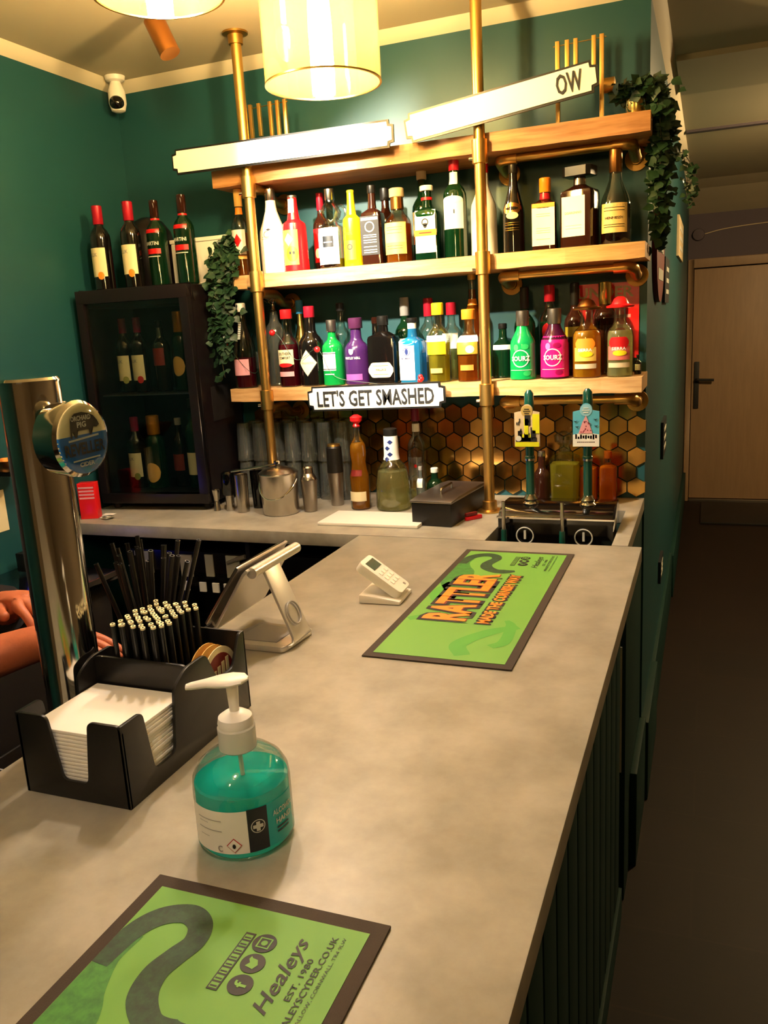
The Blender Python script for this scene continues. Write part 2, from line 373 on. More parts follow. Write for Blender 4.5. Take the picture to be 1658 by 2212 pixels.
for i, (x, z, w_, lab) in enumerate(((-1.77, .955, .07, 'pale card at the left end of the row under the back counter'), (-1.60, .95, .045, 'upright pale card in the middle of the row under the back counter'),
                                (-1.51, .955, .03, 'narrow pale card in the row under the back counter'), (-1.42, .955, .05, 'pale card with a printed ring, rightmost under the back counter'))):
    tag(obj('price_card', bx(x - w_ / 2, x + w_ / 2, 2.212, 2.217, z - .035, z + .04), 'pale_print', smooth=False), lab, 'card', 'price cards under the back counter')
for i, (x, lab) in enumerate(((-1.67, 'left'), (-1.605, 'second from the left'), (-1.54, 'middle'), (-1.49, 'second from the right'), (-1.43, 'wide right hand'))):
    tag(obj('shelf_tag', bx(x - (.012 if i < 4 else .028), x + (.012 if i < 4 else .028), 2.205, 2.211, .868, .9), 'white', smooth=False),
        'small white tag, %s one in the line below the pale cards' % lab, 'tag', 'white tags under the back counter')

# left side worktop along the wall
t = thing('side_counter', 'black side counter along the left wall behind the beer tap', 'counter', (-1.88, 1.2, 0))
obj('top', bx(-.178, .18, -.8, .8, .97, 1.0), 'black_gloss', t, bevel=.003); obj('cabinet', bx(-.175, .15, -.78, .78, 0, .969), 'black_matt', t, bevel=.003)
obj('edge_trim', bx(.18, .184, -.8, .8, .985, 1.0), 'steel_brushed', t, smooth=False)

# ------------------------------------------------------------------ pendants
def pendant(x, y, z0, bulb, label, h=.3, r=.134):
    t = thing('pendant_lamp', label, 'lamp', (x, y, z0), group='amber glass pendants over the bar')
    bm = B(); n = 48; th = .003
    lathe(bm, [(0, r - th), (0, r), (h * .55, r), (h, r), (h, r - th), (h * .5, r - th), (0, r - th)], n, close=False)
    obj('shade', bm, 'lamp_glass', t)
    bm = B(); lathe(bm, [(-.0015, r - .004), (-.0015, r + .001), (.002, r + .001), (.002, r - .004), (-.0015, r - .004)], n, close=False); obj('rim', bm, 'gold', t)
    bm = B(); lathe(bm, [(h, .001), (h, r + .002), (h + .006, r + .002), (h + .012, .03), (h + .04, .028), (h + .045, .006)], n); obj('cap', bm, 'brass', t)
    bm = B(); lathe(bm, [(h - .075, .02), (h - .07, .022), (h, .022)], 20); obj('socket', bm, 'brass', t)
    bm = B(); lathe(bm, [(.035, .004), (.037, .018), (.045, .026), (.12, .027), (.18, .024), (h - .076, .016)], 20); obj('bulb', bm, bulb, t)
    bm = B(); tube(bm, [(0, 0, h + .045), (0, 0, ZC - z0 - .02)], .003, 6); obj('cord', bm, 'black_matt', t)
    bm = lt([(ZC - z0 - .022, .045), (ZC - z0 - .001, .05)], 24); obj('ceiling_rose', bm, 'brass', t)
pendant(-.845, 1.9, 2.247, 'bulb_shelf', 'large amber glass pendant lamp glowing in front of the shelves')
pendant(-1.065, 1.6, 2.38, 'bulb_shelf', 'amber glass pendant lamp at the top left, higher than its neighbour', h=.19)
pendant(-.45, .3, 2.0, 'bulb_bar', 'amber glass pendant above the near end of the bar')
pendant(-.5, -.7, 2.2, 'bulb_bar', 'amber glass pendant above the bar behind the viewer')
# hall lamp
t = thing('ceiling_lamp', 'round ceiling lamp in the corridor to the right', 'lamp', (1.1, 4.6, ZC - .005))
obj('base', lt([(-.03, .1), (0, .11)], 28), 'brass', t); obj('globe', lt([(-.14, .03), (-.13, .07), (-.09, .1), (-.031, .09)], 28), 'lamp_hall', t)
# brass spotlights
def spotlight(x, y, tilt, aim, watts, size, label):
    t = thing('ceiling_spotlight', label, 'spotlight', (x, y, ZC), group='brass ceiling spotlights')
    obj('mount', lt([(-.012, .035), (-.001, .035)], 24), 'brass_dull', t)
    bm = B(); tube(bm, [(0, 0, -.01), (0, 0, -.04)], .006, 8); obj('stem', bm, 'brass_dull', t)
    bm = B(); lathe(bm, [(-.075, .026), (-.075, .03), (.03, .03), (.034, .02)], 24); place(bm, Matrix.Translation((.012, 0, -.06)) @ tilt); obj('can', bm, 'copper', t)
    sp = bpy.data.lights.new('spot_beam', 'SPOT'); sp.energy = watts; sp.color = (1, .88, .68); sp.spot_size = size; sp.spot_blend = .7; sp.shadow_soft_size = .025
    so_ = bpy.data.objects.new('spot_beam', sp); col.objects.link(so_); so_.parent = t; d_ = Vector(aim).normalized(); so_.location = Vector((.012, 0, -.06)) + d_ * .09
    so_.rotation_euler = d_.to_track_quat('-Z', 'Y').to_euler()
spotlight(-1.49, 2.2, Matrix.Rotation(-.42, 4, 'Y'), (.5, .3, -.5), 10, 1.5, 'brass cylinder spotlight on the ceiling left of the pendants')
spotlight(-1.32, 1.2, Matrix.Rotation(-.3, 4, 'Z') @ Matrix.Rotation(1.15, 4, 'X'), (.41, 1.25, -.58), 125, .85, 'added brass cylinder spotlight on the ceiling, out of view, brightening the shelves')  # extra unseen head, added to brighten the shelves and signs
# cctv camera
t = thing('security_camera', 'white security camera with dark lens in the ceiling corner', 'camera', (-1.99, 2.66, ZC))
obj('mount', lt([(-.02, .02), (-.015, .032), (-.001, .036)], 24), 'white_plastic', t)
bm = lt([(-.12, .012), (-.115, .024), (-.09, .031), (-.05, .03), (-.02, .018)], 24); obj('housing', bm, 'white_plastic', t)
bm = B(); bmesh.ops.create_uvsphere(bm, u_segments=20, v_segments=12, radius=.026); place(bm, Matrix.Translation((.006, -.012, -.09))); obj('lens', bm, 'black_gloss', t)

# ------------------------------------------------------------------ scaffold pipes and shelves
def pole(x, y, lab, knees, z0=1.1):
    t = thing('brass_pole', lab, 'pole', (x, y, z0), group='brass poles from counter to ceiling')
    bm = B(); tube(bm, [(0, 0, .004), (0, 0, ZC - z0 - .004)], .0165, 20); obj('tube', bm, 'brass', t)
    obj('base_flange', lt([(.0005, .038), (.006, .038), (.009, .024), (.035, .0225), (.036, .0175)], 28), 'brass', t)
    h = ZC - z0; obj('ceiling_flange', lt([(h - .036, .0175), (h - .035, .0225), (h - .009, .024), (h - .006, .04), (h - .0005, .04)], 28), 'brass_dull', t)
    for z in knees:
        zz = z - z0
        c = obj('tee_fitting', lt([(zz - .033, .019), (zz - .032, .0225), (zz + .032, .0225), (zz + .033, .019)], 24), 'brass', t)
        bm = B(); tube(bm, [(-.02, -.006, zz - .018), (-.031, -.008, zz - .018)], .005, 10); obj('grub_screw', bm, 'chrome', c)
pole(-1.4, 2.497, 'left brass pipe pole in front of the shelves', (1.47, 1.86, 2.155))
pole(-.632, 2.497, 'right brass pipe pole in front of the shelves', (1.47, 1.86, 2.17))
def bracket(x0, x1, z, lab, dz=-.02):
    t = thing('pipe_bracket', lab, 'bracket', (x0, 2.6, z), group='brass pipe brackets under the shelves'); L = x1 - x0
    bm = B(); tube(bm, [(.02, 0, 0), (L - .02, 0, 0)], .0115, 16); obj('rail', bm, 'brass', t)
    for xx, s in ((0, 1), (L, -1)):
        bm = B(); tube(bm, arc([(xx + s * .055, 0, 0), (xx + s * .0, 0, 0), (xx, .09, dz), (xx, .146, dz)], .03), .0165, 16)
        obj('elbow', bm, 'brass', t)
        bm = lt([(0, .018), (.02, .018), (.022, .034), (.029, .034)], 24); place(bm, Matrix.Translation((xx, .1195, dz)) @ Matrix.Rotation(-PI / 2, 4, 'X'))
        f = obj('wall_flange', bm, 'brass_dull', t)
def stub(x, z, lab):
    t = thing('pipe_bracket', lab, 'bracket', (x, 2.52, z), group='brass pipe brackets under the shelves')
    bm = B(); tube(bm, arc([(0, 0, 0), (0, .1, 0), (0, .14, -.03), (0, .2, -.03)], .03), .0165, 16); obj('arm', bm, 'brass_dull', t)
    bm = lt([(0, .018), (.02, .018), (.022, .034), (.029, .034)], 24); place(bm, Matrix.Translation((0, .1995, -.03)) @ Matrix.Rotation(-PI / 2, 4, 'X')); obj('wall_flange', bm, 'brass_dull', t)
for z, nm, xa, xb in ((1.437, 'bottom', -.605, -.205), (1.822, 'middle', -.6, -.21), (2.158, 'top', -.6, -.215)):
    bracket(xa, xb, z, 'brass pipe rail bracket under the right end of the %s shelf' % nm)
    stub(-1.4, z, 'short brass pipe bracket behind the left pole under the %s shelf' % nm)
def shelf(x0, x1, z, th, m_, lab, warp=0):
    bm = B(); n = 24; rows = []
    rnd = random.Random(int(z * 100))
    for i in range(n + 1):
        x = x0 + (x1 - x0) * i / n; e = rnd.uniform(-.0022, .0022)
        rows.append([bm.verts.new(p) for p in ((x, 2.516 + e, z - th + rnd.uniform(-.002, .001)), (x, 2.516 + e * .6, z), (x, YB - .001, z), (x, YB - .001, z - th))])
    for a, b_ in zip(rows, rows[1:]):
        for k in range(4): bm.faces.new([a[k], b_[k], b_[(k + 1) % 4], a[(k + 1) % 4]])
    bm.faces.new(rows[0]); bm.faces.new(rows[-1][::-1]); bmesh.ops.recalc_face_normals(bm, faces=bm.faces)
    return tag(obj('wall_shelf', bm, m_, smooth=False), lab, 'shelf', 'timber bottle shelves')
ZS3, ZS2, ZS1 = 1.508, 1.885, 2.222
shelf(-1.553, -.176, ZS3, .044, 'pine', 'bottom pine shelf with the black lettered sign on its edge')
shelf(-1.50, -.172, ZS2, .044, 'pine', 'middle pine shelf holding the upper row of bottles')
shelf(-1.545, -.162, ZS1, .052, 'pine_shaded', 'top timber shelf under the two long white signs')

# hexagon splashback
bm = B(); rnd = random.Random(4); R_ = .0335; hw = R_ * math.sqrt(3) / 2
row = 0; z = 1.136
while z < 1.41:
    x = -.205 - (hw if row % 2 else 0)
    while x > -1.62:
        tilt = rnd.uniform(-.05, .05), rnd.uniform(-.05, .05)
        top = []; bot = []
        for k in range(6):
            a = PI / 6 + k * PI / 3; dx, dz = math.cos(a), math.sin(a)
            top.append(bm.verts.new((x + dx * (R_ - .0022), YB - .008 + tilt[0] * dx * R_ + tilt[1] * dz * R_, z + dz * (R_ - .0022))))
            bot.append(bm.verts.new((x + dx * (R_ - .0008), YB - .0008, z + dz * (R_ - .0008))))
        bm.faces.new(top)
        for k in range(6): bm.faces.new([top[k], bot[k], bot[(k + 1) % 6], top[(k + 1) % 6]])
        x -= 2 * hw
    z += 1.5 * R_; row += 1
bmesh.ops.recalc_face_normals(bm, faces=bm.faces)
mk('gold_tile', 'd0a65c', .17, 1, var=.3, vscale=5, c2='a87434')
tag(obj('tile_splashback', bm, 'gold_tile', smooth=False), 'gold mirrored hexagon tile splashback above the back counter', 'tiles')

# ------------------------------------------------------------------ signs
def railway(w_, h_, inset=0):
    a, b_ = w_ / 2 - inset, h_ / 2 - inset; n_ = .35 * h_
    return [(-a + n_ * .55, -b_), (a - n_ * .55, -b_), (a - n_ * .5, -b_ + n_ * .45), (a, -b_ + n_ * .55), (a, b_ - n_ * .55), (a - n_ * .5, b_ - n_ * .45), (a - n_ * .55, b_),
            (-a + n_ * .55, b_), (-a + n_ * .5, b_ - n_ * .45), (-a, b_ - n_ * .55), (-a, -b_ + n_ * .55), (-a + n_ * .5, -b_ + n_ * .45)]
def sign(loc, w_, h_, roll, txt, label, tw=None, tx=0, th=.64, yaw=0):
    t = thing('metal_sign', label, 'sign', loc, rot=Euler((0, -roll, yaw)))
    bm = B(); prism(bm, railway(w_, h_), 'y', 0, .006); obj('border', bm, 'black_plastic', t, smooth=False)
    bm = B(); prism(bm, railway(w_, h_, .006), 'y', -.0025, .001); obj('face', bm, 'white', t, smooth=False)
    if txt:
        bm = text_bm(txt, tw or w_ * .84, h_ * th, bold=.012, depth=.03)
        face_front(bm, tx, -.0032, 0); obj('lettering', bm, 'ink', t, smooth=False)
sign((-1.001, 2.488, 1.472), .478, .082, .012, "LET'S GET SMASHED", 'white railway style sign reading LETS GET SMASHED on the bottom shelf edge', .405)
sign((-1.268, 2.462, 2.25), .775, .078, -.02 + .01, '', 'left long blank looking white sign, glaring in the light, across the top shelf')
sign((-.569, 2.462, 2.283), .555, .082, .12, "OW", 'right long white sign, tilted up to the right, across the top shelf', .07, .2)
for x0, z0, nm in ((-1.38, 2.25, 'l'), (-.632, 2.275, 'r')): pass
# red poster
t = thing('wall_poster', 'red poster with white capital lettering on the wall behind the bottles', 'poster', (-.303, YB - .004, 1.667))
obj('sheet', bx(-.1, .1, 0, .003, -.115, .118), 'red_bright', t, smooth=False)
bm = text_bm('UNDER', .172, .034, bold=.03); face_front(bm, -.002, -.001, .09); obj('lettering', bm, 'beige', t, smooth=False)
bm = B()
for i in range(4): box(bm, .03, .075, -.001, 0, .04 - i * .03, .05 - i * .03)
obj('small_print', bm, 'pink', t, smooth=False)

# ------------------------------------------------------------------ bottles
STY = {
 'wine': [(0, .9), (.012, 1), (.6, 1), (.65, .97), (.70, .8), (.745, .5), (.79, .4), (.96, .38)],
 'spirit': [(0, .9), (.012, 1), (.56, 1), (.61, .94), (.66, .72), (.70, .46), (.75, .38), (.93, .36)],
 'slope': [(0, .92), (.012, 1), (.42, 1), (.5, .95), (.62, .68), (.74, .44), (.82, .38), (.93, .37)],
 'stout': [(0, .9), (.012, 1), (.5, .97), (.57, .9), (.65, .68), (.72, .5), (.78, .42), (.93, .4)],
 'squat': [(0, .92), (.015, 1), (.5, 1), (.56, .95), (.61, .78), (.65, .55), (.70, .45), (.9, .43)],
 'round': [(0, .85), (.02, 1), (.45, 1), (.55, .93), (.62, .72), (.68, .46), (.76, .4), (.92, .38)],
 'square': [(0, .9, 1), (.012, 1, 1), (.6, 1, 1), (.65, .93, .9), (.68, .7, .4), (.71, .42, 0), (.78, .38, 0), (.93, .36, 0)],
 'squaresh': [(0, .92, 1), (.015, 1, 1), (.66, 1, 1), (.70, .95, .95), (.74, .6, .3), (.77, .36, 0), (.9, .34, 0)],
 'skull': [(0, .95), (.01, 1), (.58, .93), (.63, .88), (.68, .5), (.76, .42), (.88, .36), (.97, .34)],
 'bell': [(0, .9), (.02, .98), (.15, 1), (.4, .98), (.5, .85), (.6, .6), (.68, .42), (.76, .36), (.93, .34)],
}
class Ctx: pass
def rad(prof, z):
    for a, b_ in zip(prof, prof[1:]):
        if a[0] <= z <= b_[0]: return a[1] + (b_[1] - a[1]) * (z - a[0]) / max(1e-9, b_[0] - a[0])
    return prof[-1][1]
def surf(c, s, z, off):
    r = rad(c.prof, z / c.h) * c.r
    if c.sq: return Vector((s, -(r * c.asp + off), z))
    a = s / r; return Vector((math.sin(a) * (r + off), -math.cos(a) * (r + off), z))
def patch(c, s0, s1, z0, z1, mat, name='label', off=.0006, parent=None, na=14, nz=6):
    if c.sq: s0, s1, na = max(s0, -c.r * .93), min(s1, c.r * .93), 2
    bm = B(); g = [[bm.verts.new(surf(c, s0 + (s1 - s0) * i / na, z0 + (z1 - z0) * j / nz, off)) for i in range(na + 1)] for j in range(nz + 1)]
    for j in range(nz):
        for i in range(na): bm.faces.new([g[j][i], g[j][i + 1], g[j + 1][i + 1], g[j + 1][i]])
    return obj(name, bm, mat, parent or c.root)
def shape(c, s, z, rx, rz, kind, mat, name='emblem', off=.0012, parent=None, n=16):
    # convex emblem wrapped on the bottle: disc, diamond, hexagon, shield
    def ext(u):
        if kind == 'disc': k = math.sqrt(max(0, 1 - u * u)); return -k, k
        if kind == 'diamond': k = 1 - abs(u); return -k, k
        if kind == 'hex': k = 1 if abs(u) < .72 else 1 - .75 * (abs(u) - .72) / .28; return -k, k
        if kind == 'shield': return -(1 - u * u) ** .6 if abs(u) < 1 else 0, 1
        return -1, 1
    bm = B(); prev = None
    for i in range(n + 1):
        u = -1 + 2 * i / n; lo, hi = ext(u)
        if hi - lo < .02: lo, hi = (lo + hi) / 2 - .01, (lo + hi) / 2 + .01
        cur = [bm.verts.new(surf(c, s + u * rx, z + v * rz, off)) for v in (lo, hi)]
        if prev: bm.faces.new([prev[0], cur[0], cur[1], prev[1]])
        prev = cur
    return obj(name, bm, mat, parent or c.root)
def ring(c, s, z, r0, r1, mat, off=.0012, parent=None):
    bm = B(); n = 24; a = [[bm.verts.new(surf(c, s + math.cos(k * 2 * PI / n) * q, z + math.sin(k * 2 * PI / n) * q, off)) for k in range(n)] for q in (r0, r1)]
    for k in range(n): bm.faces.new([a[0][k], a[0][(k + 1) % n], a[1][(k + 1) % n], a[1][k]])
    return obj('ring_emblem', bm, mat, parent or c.root)
def wtext(c, s, z, txt, width, height, mat, off=.0017, parent=None, bold=.015, vertical=False):
    bm = text_bm(txt, width, height, bold=bold)
    if vertical: place(bm, Matrix.Rotation(PI / 2, 4, 'Z'))
    for v in bm.verts: v.co = surf(c, s + v.co.x, z + v.co.y, off)
    return obj('lettering', bm, mat, parent or c.root, smooth=False)
def lines(c, s0, s1, zs, mat, parent, th=.0012, off=.0014):
    bm = B()
    for z in zs:
        na = 8; g = [[bm.verts.new(surf(c, s0 + (s1 - s0) * i / na, z + dz, off)) for i in range(na + 1)] for dz in (-th / 2, th / 2)]
        for i in range(na): bm.faces.new([g[0][i], g[0][i + 1], g[1][i + 1], g[1][i]])
    return obj('small_print', bm, mat, parent, smooth=False)
def bottle(label, dim, style='spirit', glassm='clear_glass', capm='black_plastic', cap=(.9, 1.12), liquid=None, asp=1, group=None, rz=0, name='bottle', cat='bottle', foil=None, z0=None, capshape=None, prof=None):
    x, y, r, h = dim[:4]; c = Ctx(); c.r, c.h, c.asp = r, h, asp
    c.prof = prof or STY[style]; c.sq = len(c.prof[0]) > 2
    c.root = thing(name, label, cat, (x, y, z0), rz, group)
    zc, kc = cap
    pr = [(p[0] * h, p[1] * r, p[2] if c.sq else 0) for p in c.prof if p[0] < zc + .02]
    nk = rad(c.prof, zc) * r
    pr.append(((zc + .02) * h, nk * .95, 0))
    obj('glass', lt(pr, 32, asp=asp), glassm, c.root)
    if liquid:
        lv, lm = liquid
        lp = [(.012 * h, .85 * r, 1 if c.sq else 0)] + [(p[0] * h, p[1] * r * .93, p[2] if c.sq else 0) for p in c.prof if .012 < p[0] < lv] + [(lv * h, rad(c.prof, lv) * r * .93, 1 if (c.sq and lv < .65) else 0)]
        obj('liquid', lt(lp, 28, asp=asp), lm, c.root)
    cr = nk * kc
    if capshape == 'wide': cp = [(zc * h, cr * .9), (zc * h, cr * 1.9), (h * .995, cr * 2), (h, cr * 1.8)]
    elif capshape == 'block': cp = [(zc * h, cr * 2.2, 1), (zc * h + .002, cr * 2.5, 1), (h - .002, cr * 2.5, 1), (h, cr * 2.3, 1)]
    elif capshape == 'hat': cp = [(zc * h, cr * .9), (zc * h + .001, cr * 2.3), (zc * h + .006, cr * 2.4), (zc * h + .011, cr * 1.5), (h * .97, cr * 1.1), (h, cr * .5)]
    elif capshape == 'ball': cp = [(zc * h, cr * .8), (zc * h + .004, cr), (zc * h + (1 - zc) * h * .3, cr * .7), (zc * h + (1 - zc) * h * .5, cr * 1.5), (zc * h + (1 - zc) * h * .8, cr * 1.6), (h, cr * .6)]
    elif capshape == 'goblet': cp = [(zc * h, cr), (zc * h + .003, cr * 1.6), (zc * h + .007, cr * .8), (zc * h + .012, cr * .55), (zc * h + .026, cr * .5), (zc * h + .032, cr * 1.2), (zc * h + .042, cr * 2.3), (h - .006, cr * 2.6), (h - .004, cr * 1.8), (h, cr * .6)]
    else: cp = [(zc * h, cr * .97), (zc * h + .001, cr), (h - .002, cr), (h, cr * .85)]
    obj('cap', lt(cp, 20, asp=.8 if capshape == 'block' else 1), capm, c.root)
    if foil:
        f0, f1, fm = foil; n_ = 6
        obj('foil', lt([((f0 + (f1 - f0) * i / n_) * h, rad(c.prof, f0 + (f1 - f0) * i / n_) * r * 1.05 + .0004) for i in range(n_ + 1)], 24, close=False), fm, c.root)
    return c
SH2 = 'bottles on the middle shelf'; SH3 = 'bottles on the bottom shelf'
T = {
'rum':(-1.486,2.570,0.0301,0.282),'coconut':(-1.372,2.585,0.0453,0.273),'red_skull':(-1.281,2.565,0.0425,0.240),'red_foil':(-1.235,2.680,0.0286,0.256),
'ring':(-1.150,2.570,0.0440,0.247),'yellow':(-1.074,2.565,0.0315,0.234),'square_black':(-1.004,2.570,0.0336,0.242),'black_cap':(-1.0,2.680,0.0347,0.247),
'honey':(-0.920,2.570,0.0435,0.224),'tall_dark':(-0.875,2.690,0.0341,0.295),'herbal':(-0.822,2.570,0.0385,0.221),'white_label':(-0.735,2.580,0.0357,0.290),
'white_bottle':(-0.652,2.605,0.0405,0.269),'cream':(-0.552,2.570,0.0328,0.251),'orange_sq':(-0.458,2.570,0.0358,0.203),'amaretto':(-0.358,2.570,0.0500,0.223),'cognac':(-0.258,2.570,0.0441,0.257),
'pink':(-1.508,2.560,0.0386,0.289),'clear':(-1.505,2.690,0.0382,0.289),'goblet':(-1.425,2.640,0.0379,0.313),'peach':(-1.335,2.560,0.0361,0.258),'gold':(-1.345,2.685,0.0316,0.290),
'diamond':(-1.253,2.570,0.0425,0.264),'green':(-1.172,2.565,0.0362,0.215),'clearb':(-1.187,2.680,0.0342,0.271),'purple':(-1.087,2.570,0.0415,0.217),'blackb':(-1.064,2.690,0.0320,0.216),
'black_sq':(-0.990,2.570,0.0483,0.218),'greycap':(-0.955,2.690,0.0355,0.275),'blue':(-0.890,2.570,0.0386,0.206),'redfoil':(-0.87,2.685,0.0352,0.267),'lemon':(-0.801,2.565,0.0381,0.247),
'redcap':(-0.79,2.680,0.0346,0.248),'tallamber':(-0.722,2.700,0.0321,0.339),'orangegin':(-0.702,2.570,0.0405,0.222),'greenb':(-0.617,2.670,0.0341,0.172),'gsour':(-0.532,2.570,0.0403,0.208),
'blackneck':(-0.545,2.670,0.0337,0.280),'raspberry':(-0.468,2.680,0.0333,0.281),'psour':(-0.435,2.570,0.0426,0.209),'darkneck':(-0.390,2.680,0.0329,0.283),'orangehat':(-0.339,2.570,0.0434,0.230),
'goldfoil':(-0.300,2.690,0.0361,0.279),'redhat':(-0.243,2.570,0.0387,0.231),'mini':(-0.197,2.640,0.0107,0.058)}
def S2(k, label, **a): return bottle(label, T[k], z0=ZS2 + .0005, group=SH2, **a)
def S3(k, label, **a): return bottle(label, T[k], z0=ZS3 + .0005, group=SH3, **a)

# --- middle shelf, left to right
c = S2('rum', 'amber rum bottle with white label and orange capped neck, leftmost on the middle shelf', glassm='clear_glass', capm='amber_label', cap=(.8, 1.2), liquid=(.5, 'amber_liquid'))
l = patch(c, -.03, .03, .07, .15, 'white'); shape(c, .002, .115, .014, .022, 'diamond', 'red', parent=l); patch(c, -.03, .03, .055, .066, 'amber_label', 'label_band')
patch(c, -.02, .02, .2, .222, 'orange', 'neck_label')
c = S2('coconut', 'matt white bottle with palm emblem behind the left brass pole', glassm=hexmat('f2efe6', .4), style='slope', capm='steel', cap=(.86, 1.05))
e = ring(c, .0, .125, .008, .012, 'grey_plastic'); lines(c, -.02, .018, [.118, .111], 'grey_plastic', c.root); shape(c, .006, .14, .009, .004, 'diamond', 'ink')
lathe_m = None
c = S2('red_skull', 'bright red bottle with yellow skull label on the middle shelf', style='skull', glassm=hexmat('e0141a', .25), capm='steel_brushed', cap=(.965, 1.05))
l = patch(c, -.028, .028, .02, .13, hexmat('f0923c'), 'label'); shape(c, .006, .055, .02, .024, 'disc', 'yellow', parent=l); shape(c, .0, .058, .004, .005, 'disc', 'ink', parent=l, off=.002); shape(c, .012, .058, .004, .005, 'disc', 'ink', parent=l, off=.002); shape(c, -.004, .1, .016, .02, 'diamond', 'cream', parent=l)
patch(c, -.011, .011, .185, .228, 'cream', 'neck_label', nz=8)
c = S2('red_foil', 'dark bottle with red foil neck half hidden behind the handled bottle', glassm='brown_glass', capm='foil_red', cap=(.78, 1.15)); l = patch(c, -.028, .028, .03, .14, 'red'); shape(c, -.006, .06, .012, .016, 'disc', 'white', parent=l)
prof = [(0, .95), (.02, 1), (.46, 1), (.52, .92), (.56, .55), (.6, .48), (.64, .72), (.71, .82), (.78, .6), (.83, .34), (.93, .32)]
c = S2('ring', 'stout clear bottle with bulb neck, side ring and white label with black square', prof=prof, capm='steel', cap=(.86, 1.1), liquid=(.12, 'dark_liquid'))
l = patch(c, -.04, .04, .012, .125, 'white'); shape(c, .004, .082, .018, .017, 'box', 'navy', parent=l); lines(c, -.01, .018, [.08], 'white', l, .003, .002)
bm = B(); tube(bm, [(.036 + .018 * math.cos(a), 0, .168 + .024 * math.sin(a)) for a in [k * 2 * PI / 20 for k in range(21)]], .0045, 8, cap=False); obj('ring_handle', bm, 'clear_glass', c.root)
c = S2('yellow', 'bright yellow bottle with skull print on the middle shelf', style='skull', glassm=hexmat('ecd314', .25), capm='yellow', cap=(.965, 1.1))
l = patch(c, -.02, .02, .02, .08, hexmat('d8a018'), 'label'); wtext(c, 0, .1, 'TOS', .018, .008, 'ink'); ring(c, 0, .06, .006, .009, 'ink', parent=l)
c = S2('square_black', 'square dark whiskey bottle with black and white label beside the yellow bottle', style='square', glassm='brown_glass', asp=.95)
l = patch(c, -.031, .031, .03, .148, 'ink'); ring(c, 0, .115, .013, .016, 'white', parent=l); patch(c, -.028, .028, .135, .143, 'white', 'label_band', .001, l)
lines(c, -.022, .022, [.09, .084, .075, .068, .055, .045, .038], 'white', l, .0022)
wtext(c, 0, .139, "JACK DANIEL'S", .046, .006, 'ink', parent=l, off=.002)
c = S2('black_cap', 'dark bottle with black cap behind the square whiskey bottle', glassm='brown_glass', cap=(.84, 1.3)); shape(c, .02, .12, .01, .01, 'disc', 'orange')
c = S2('honey', 'round shouldered whisky bottle with cork top and cream yellow label', style='squat', liquid=(.52, 'amber_liquid'), capm='beige', cap=(.88, 1.25), foil=(.72, .88, 'copper'))
l = patch(c, -.04, .04, .025, .12, 'amber_label'); lines(c, -.026, .026, [.105, .098, .088, .05, .042], 'ink', l, .001); patch(c, -.036, .036, .06, .118, hexmat('f2d27a'), 'label_panel', .0009, l)
c = S2('tall_dark', 'tall dark bottle with beige stopper and pale label behind the green shouldered bottle', glassm='green_glass', capm='beige', cap=(.88, 1.3), liquid=(.5, 'dark_liquid')); patch(c, -.034, .034, .06, .16, 'cream')
c = S2('herbal', 'green shouldered square bottle with white stag label and orange band', style='square', glassm='green_glass', capm='white', cap=(.93, 1.5), asp=.7, foil=None, liquid=(.6, 'dark_liquid'))
l = patch(c, -.033, .033, .022, .148, 'white'); patch(c, -.036, .036, .072, .09, 'orange', 'label_band', .001, l); ring(c, 0, .112, .008, .011, 'ink', parent=l); shape(c, 0, .102, .006, .007, 'shield', 'ink', parent=l); lines(c, -.02, .02, [.081], 'red', l, .003)
bm = lt([(.178, .0175), (.186, .0175)], 20); obj('neck_band', bm, 'red', c.root)
c = S2('white_label', 'dark green bottle with big white label and red foil top, left of the right pole', style='wine', glassm='green_glass', capm='foil_red', cap=(.88, 1.15))
l = patch(c, -.036, .036, .085, .17, 'white'); shape(c, 0, .17, .035, .01, 'disc', 'white', parent=l); wtext(c, .006, .135, 'I', .003, .012, 'ink', parent=l); patch(c, -.014, .014, .215, .25, 'white', 'neck_label')
c = S2('white_bottle', 'white bottle with red top directly behind the right brass pole', style='stout', glassm=hexmat('f4f0e6', .4), capm='red', cap=(.9, 1.05))
c = S2('cream', 'dark brown liqueur bottle with gold oval label right of the right pole', style='slope', glassm='black_glass', capm='black_plastic')
l = shape(c, 0, .125, .028, .017, 'disc', 'copper', 'label'); shape(c, .002, .105, .018, .01, 'disc', 'cream', 'label_scene', .002, l); lines(c, -.022, .022, [.085, .079, .07, .064], 'brass_dull', c.root)
c = S2('orange_sq', 'square brown bottle with orange cap, red ribbon and white label', style='square', glassm='brown_glass', capm=hexmat('f08820', .3), cap=(.8, 1.25))
l = patch(c, -.033, .033, .012, .13, 'white'); patch(c, -.033, .033, .118, .13, 'orange', 'label_band', .001, l); lines(c, -.02, .02, [.1, .094, .06, .054, .048, .03], 'beige', l)
obj('ribbon', lt([(.135, .02), (.14, .0165), (.158, .0152), (.16, .015)], 20), 'foil_red', c.root)
c = S2('amaretto', 'large square dark red bottle with flat black square cap and white label', style='squaresh', glassm='brown_glass', capm='black_plastic', capshape='block', cap=(.87, 1.0), asp=.75, liquid=None, rz=-.25)
l = patch(c, -.04, .03, .03, .14, 'white'); wtext(c, -.005, .095, 'DISARONNO', .05, .007, 'grey_plastic', parent=l); lines(c, -.028, .02, [.06, .052], 'pink', l); obj('collar', lt([(.172, .0185), (.19, .0175)], 20), 'steel', c.root)
c = S2('cognac', 'cognac bottle with copper foil neck and gold cream label, rightmost on the middle shelf', style='bell', liquid=(.42, 'dark_liquid'), capm='copper', cap=(.76, 1.15))
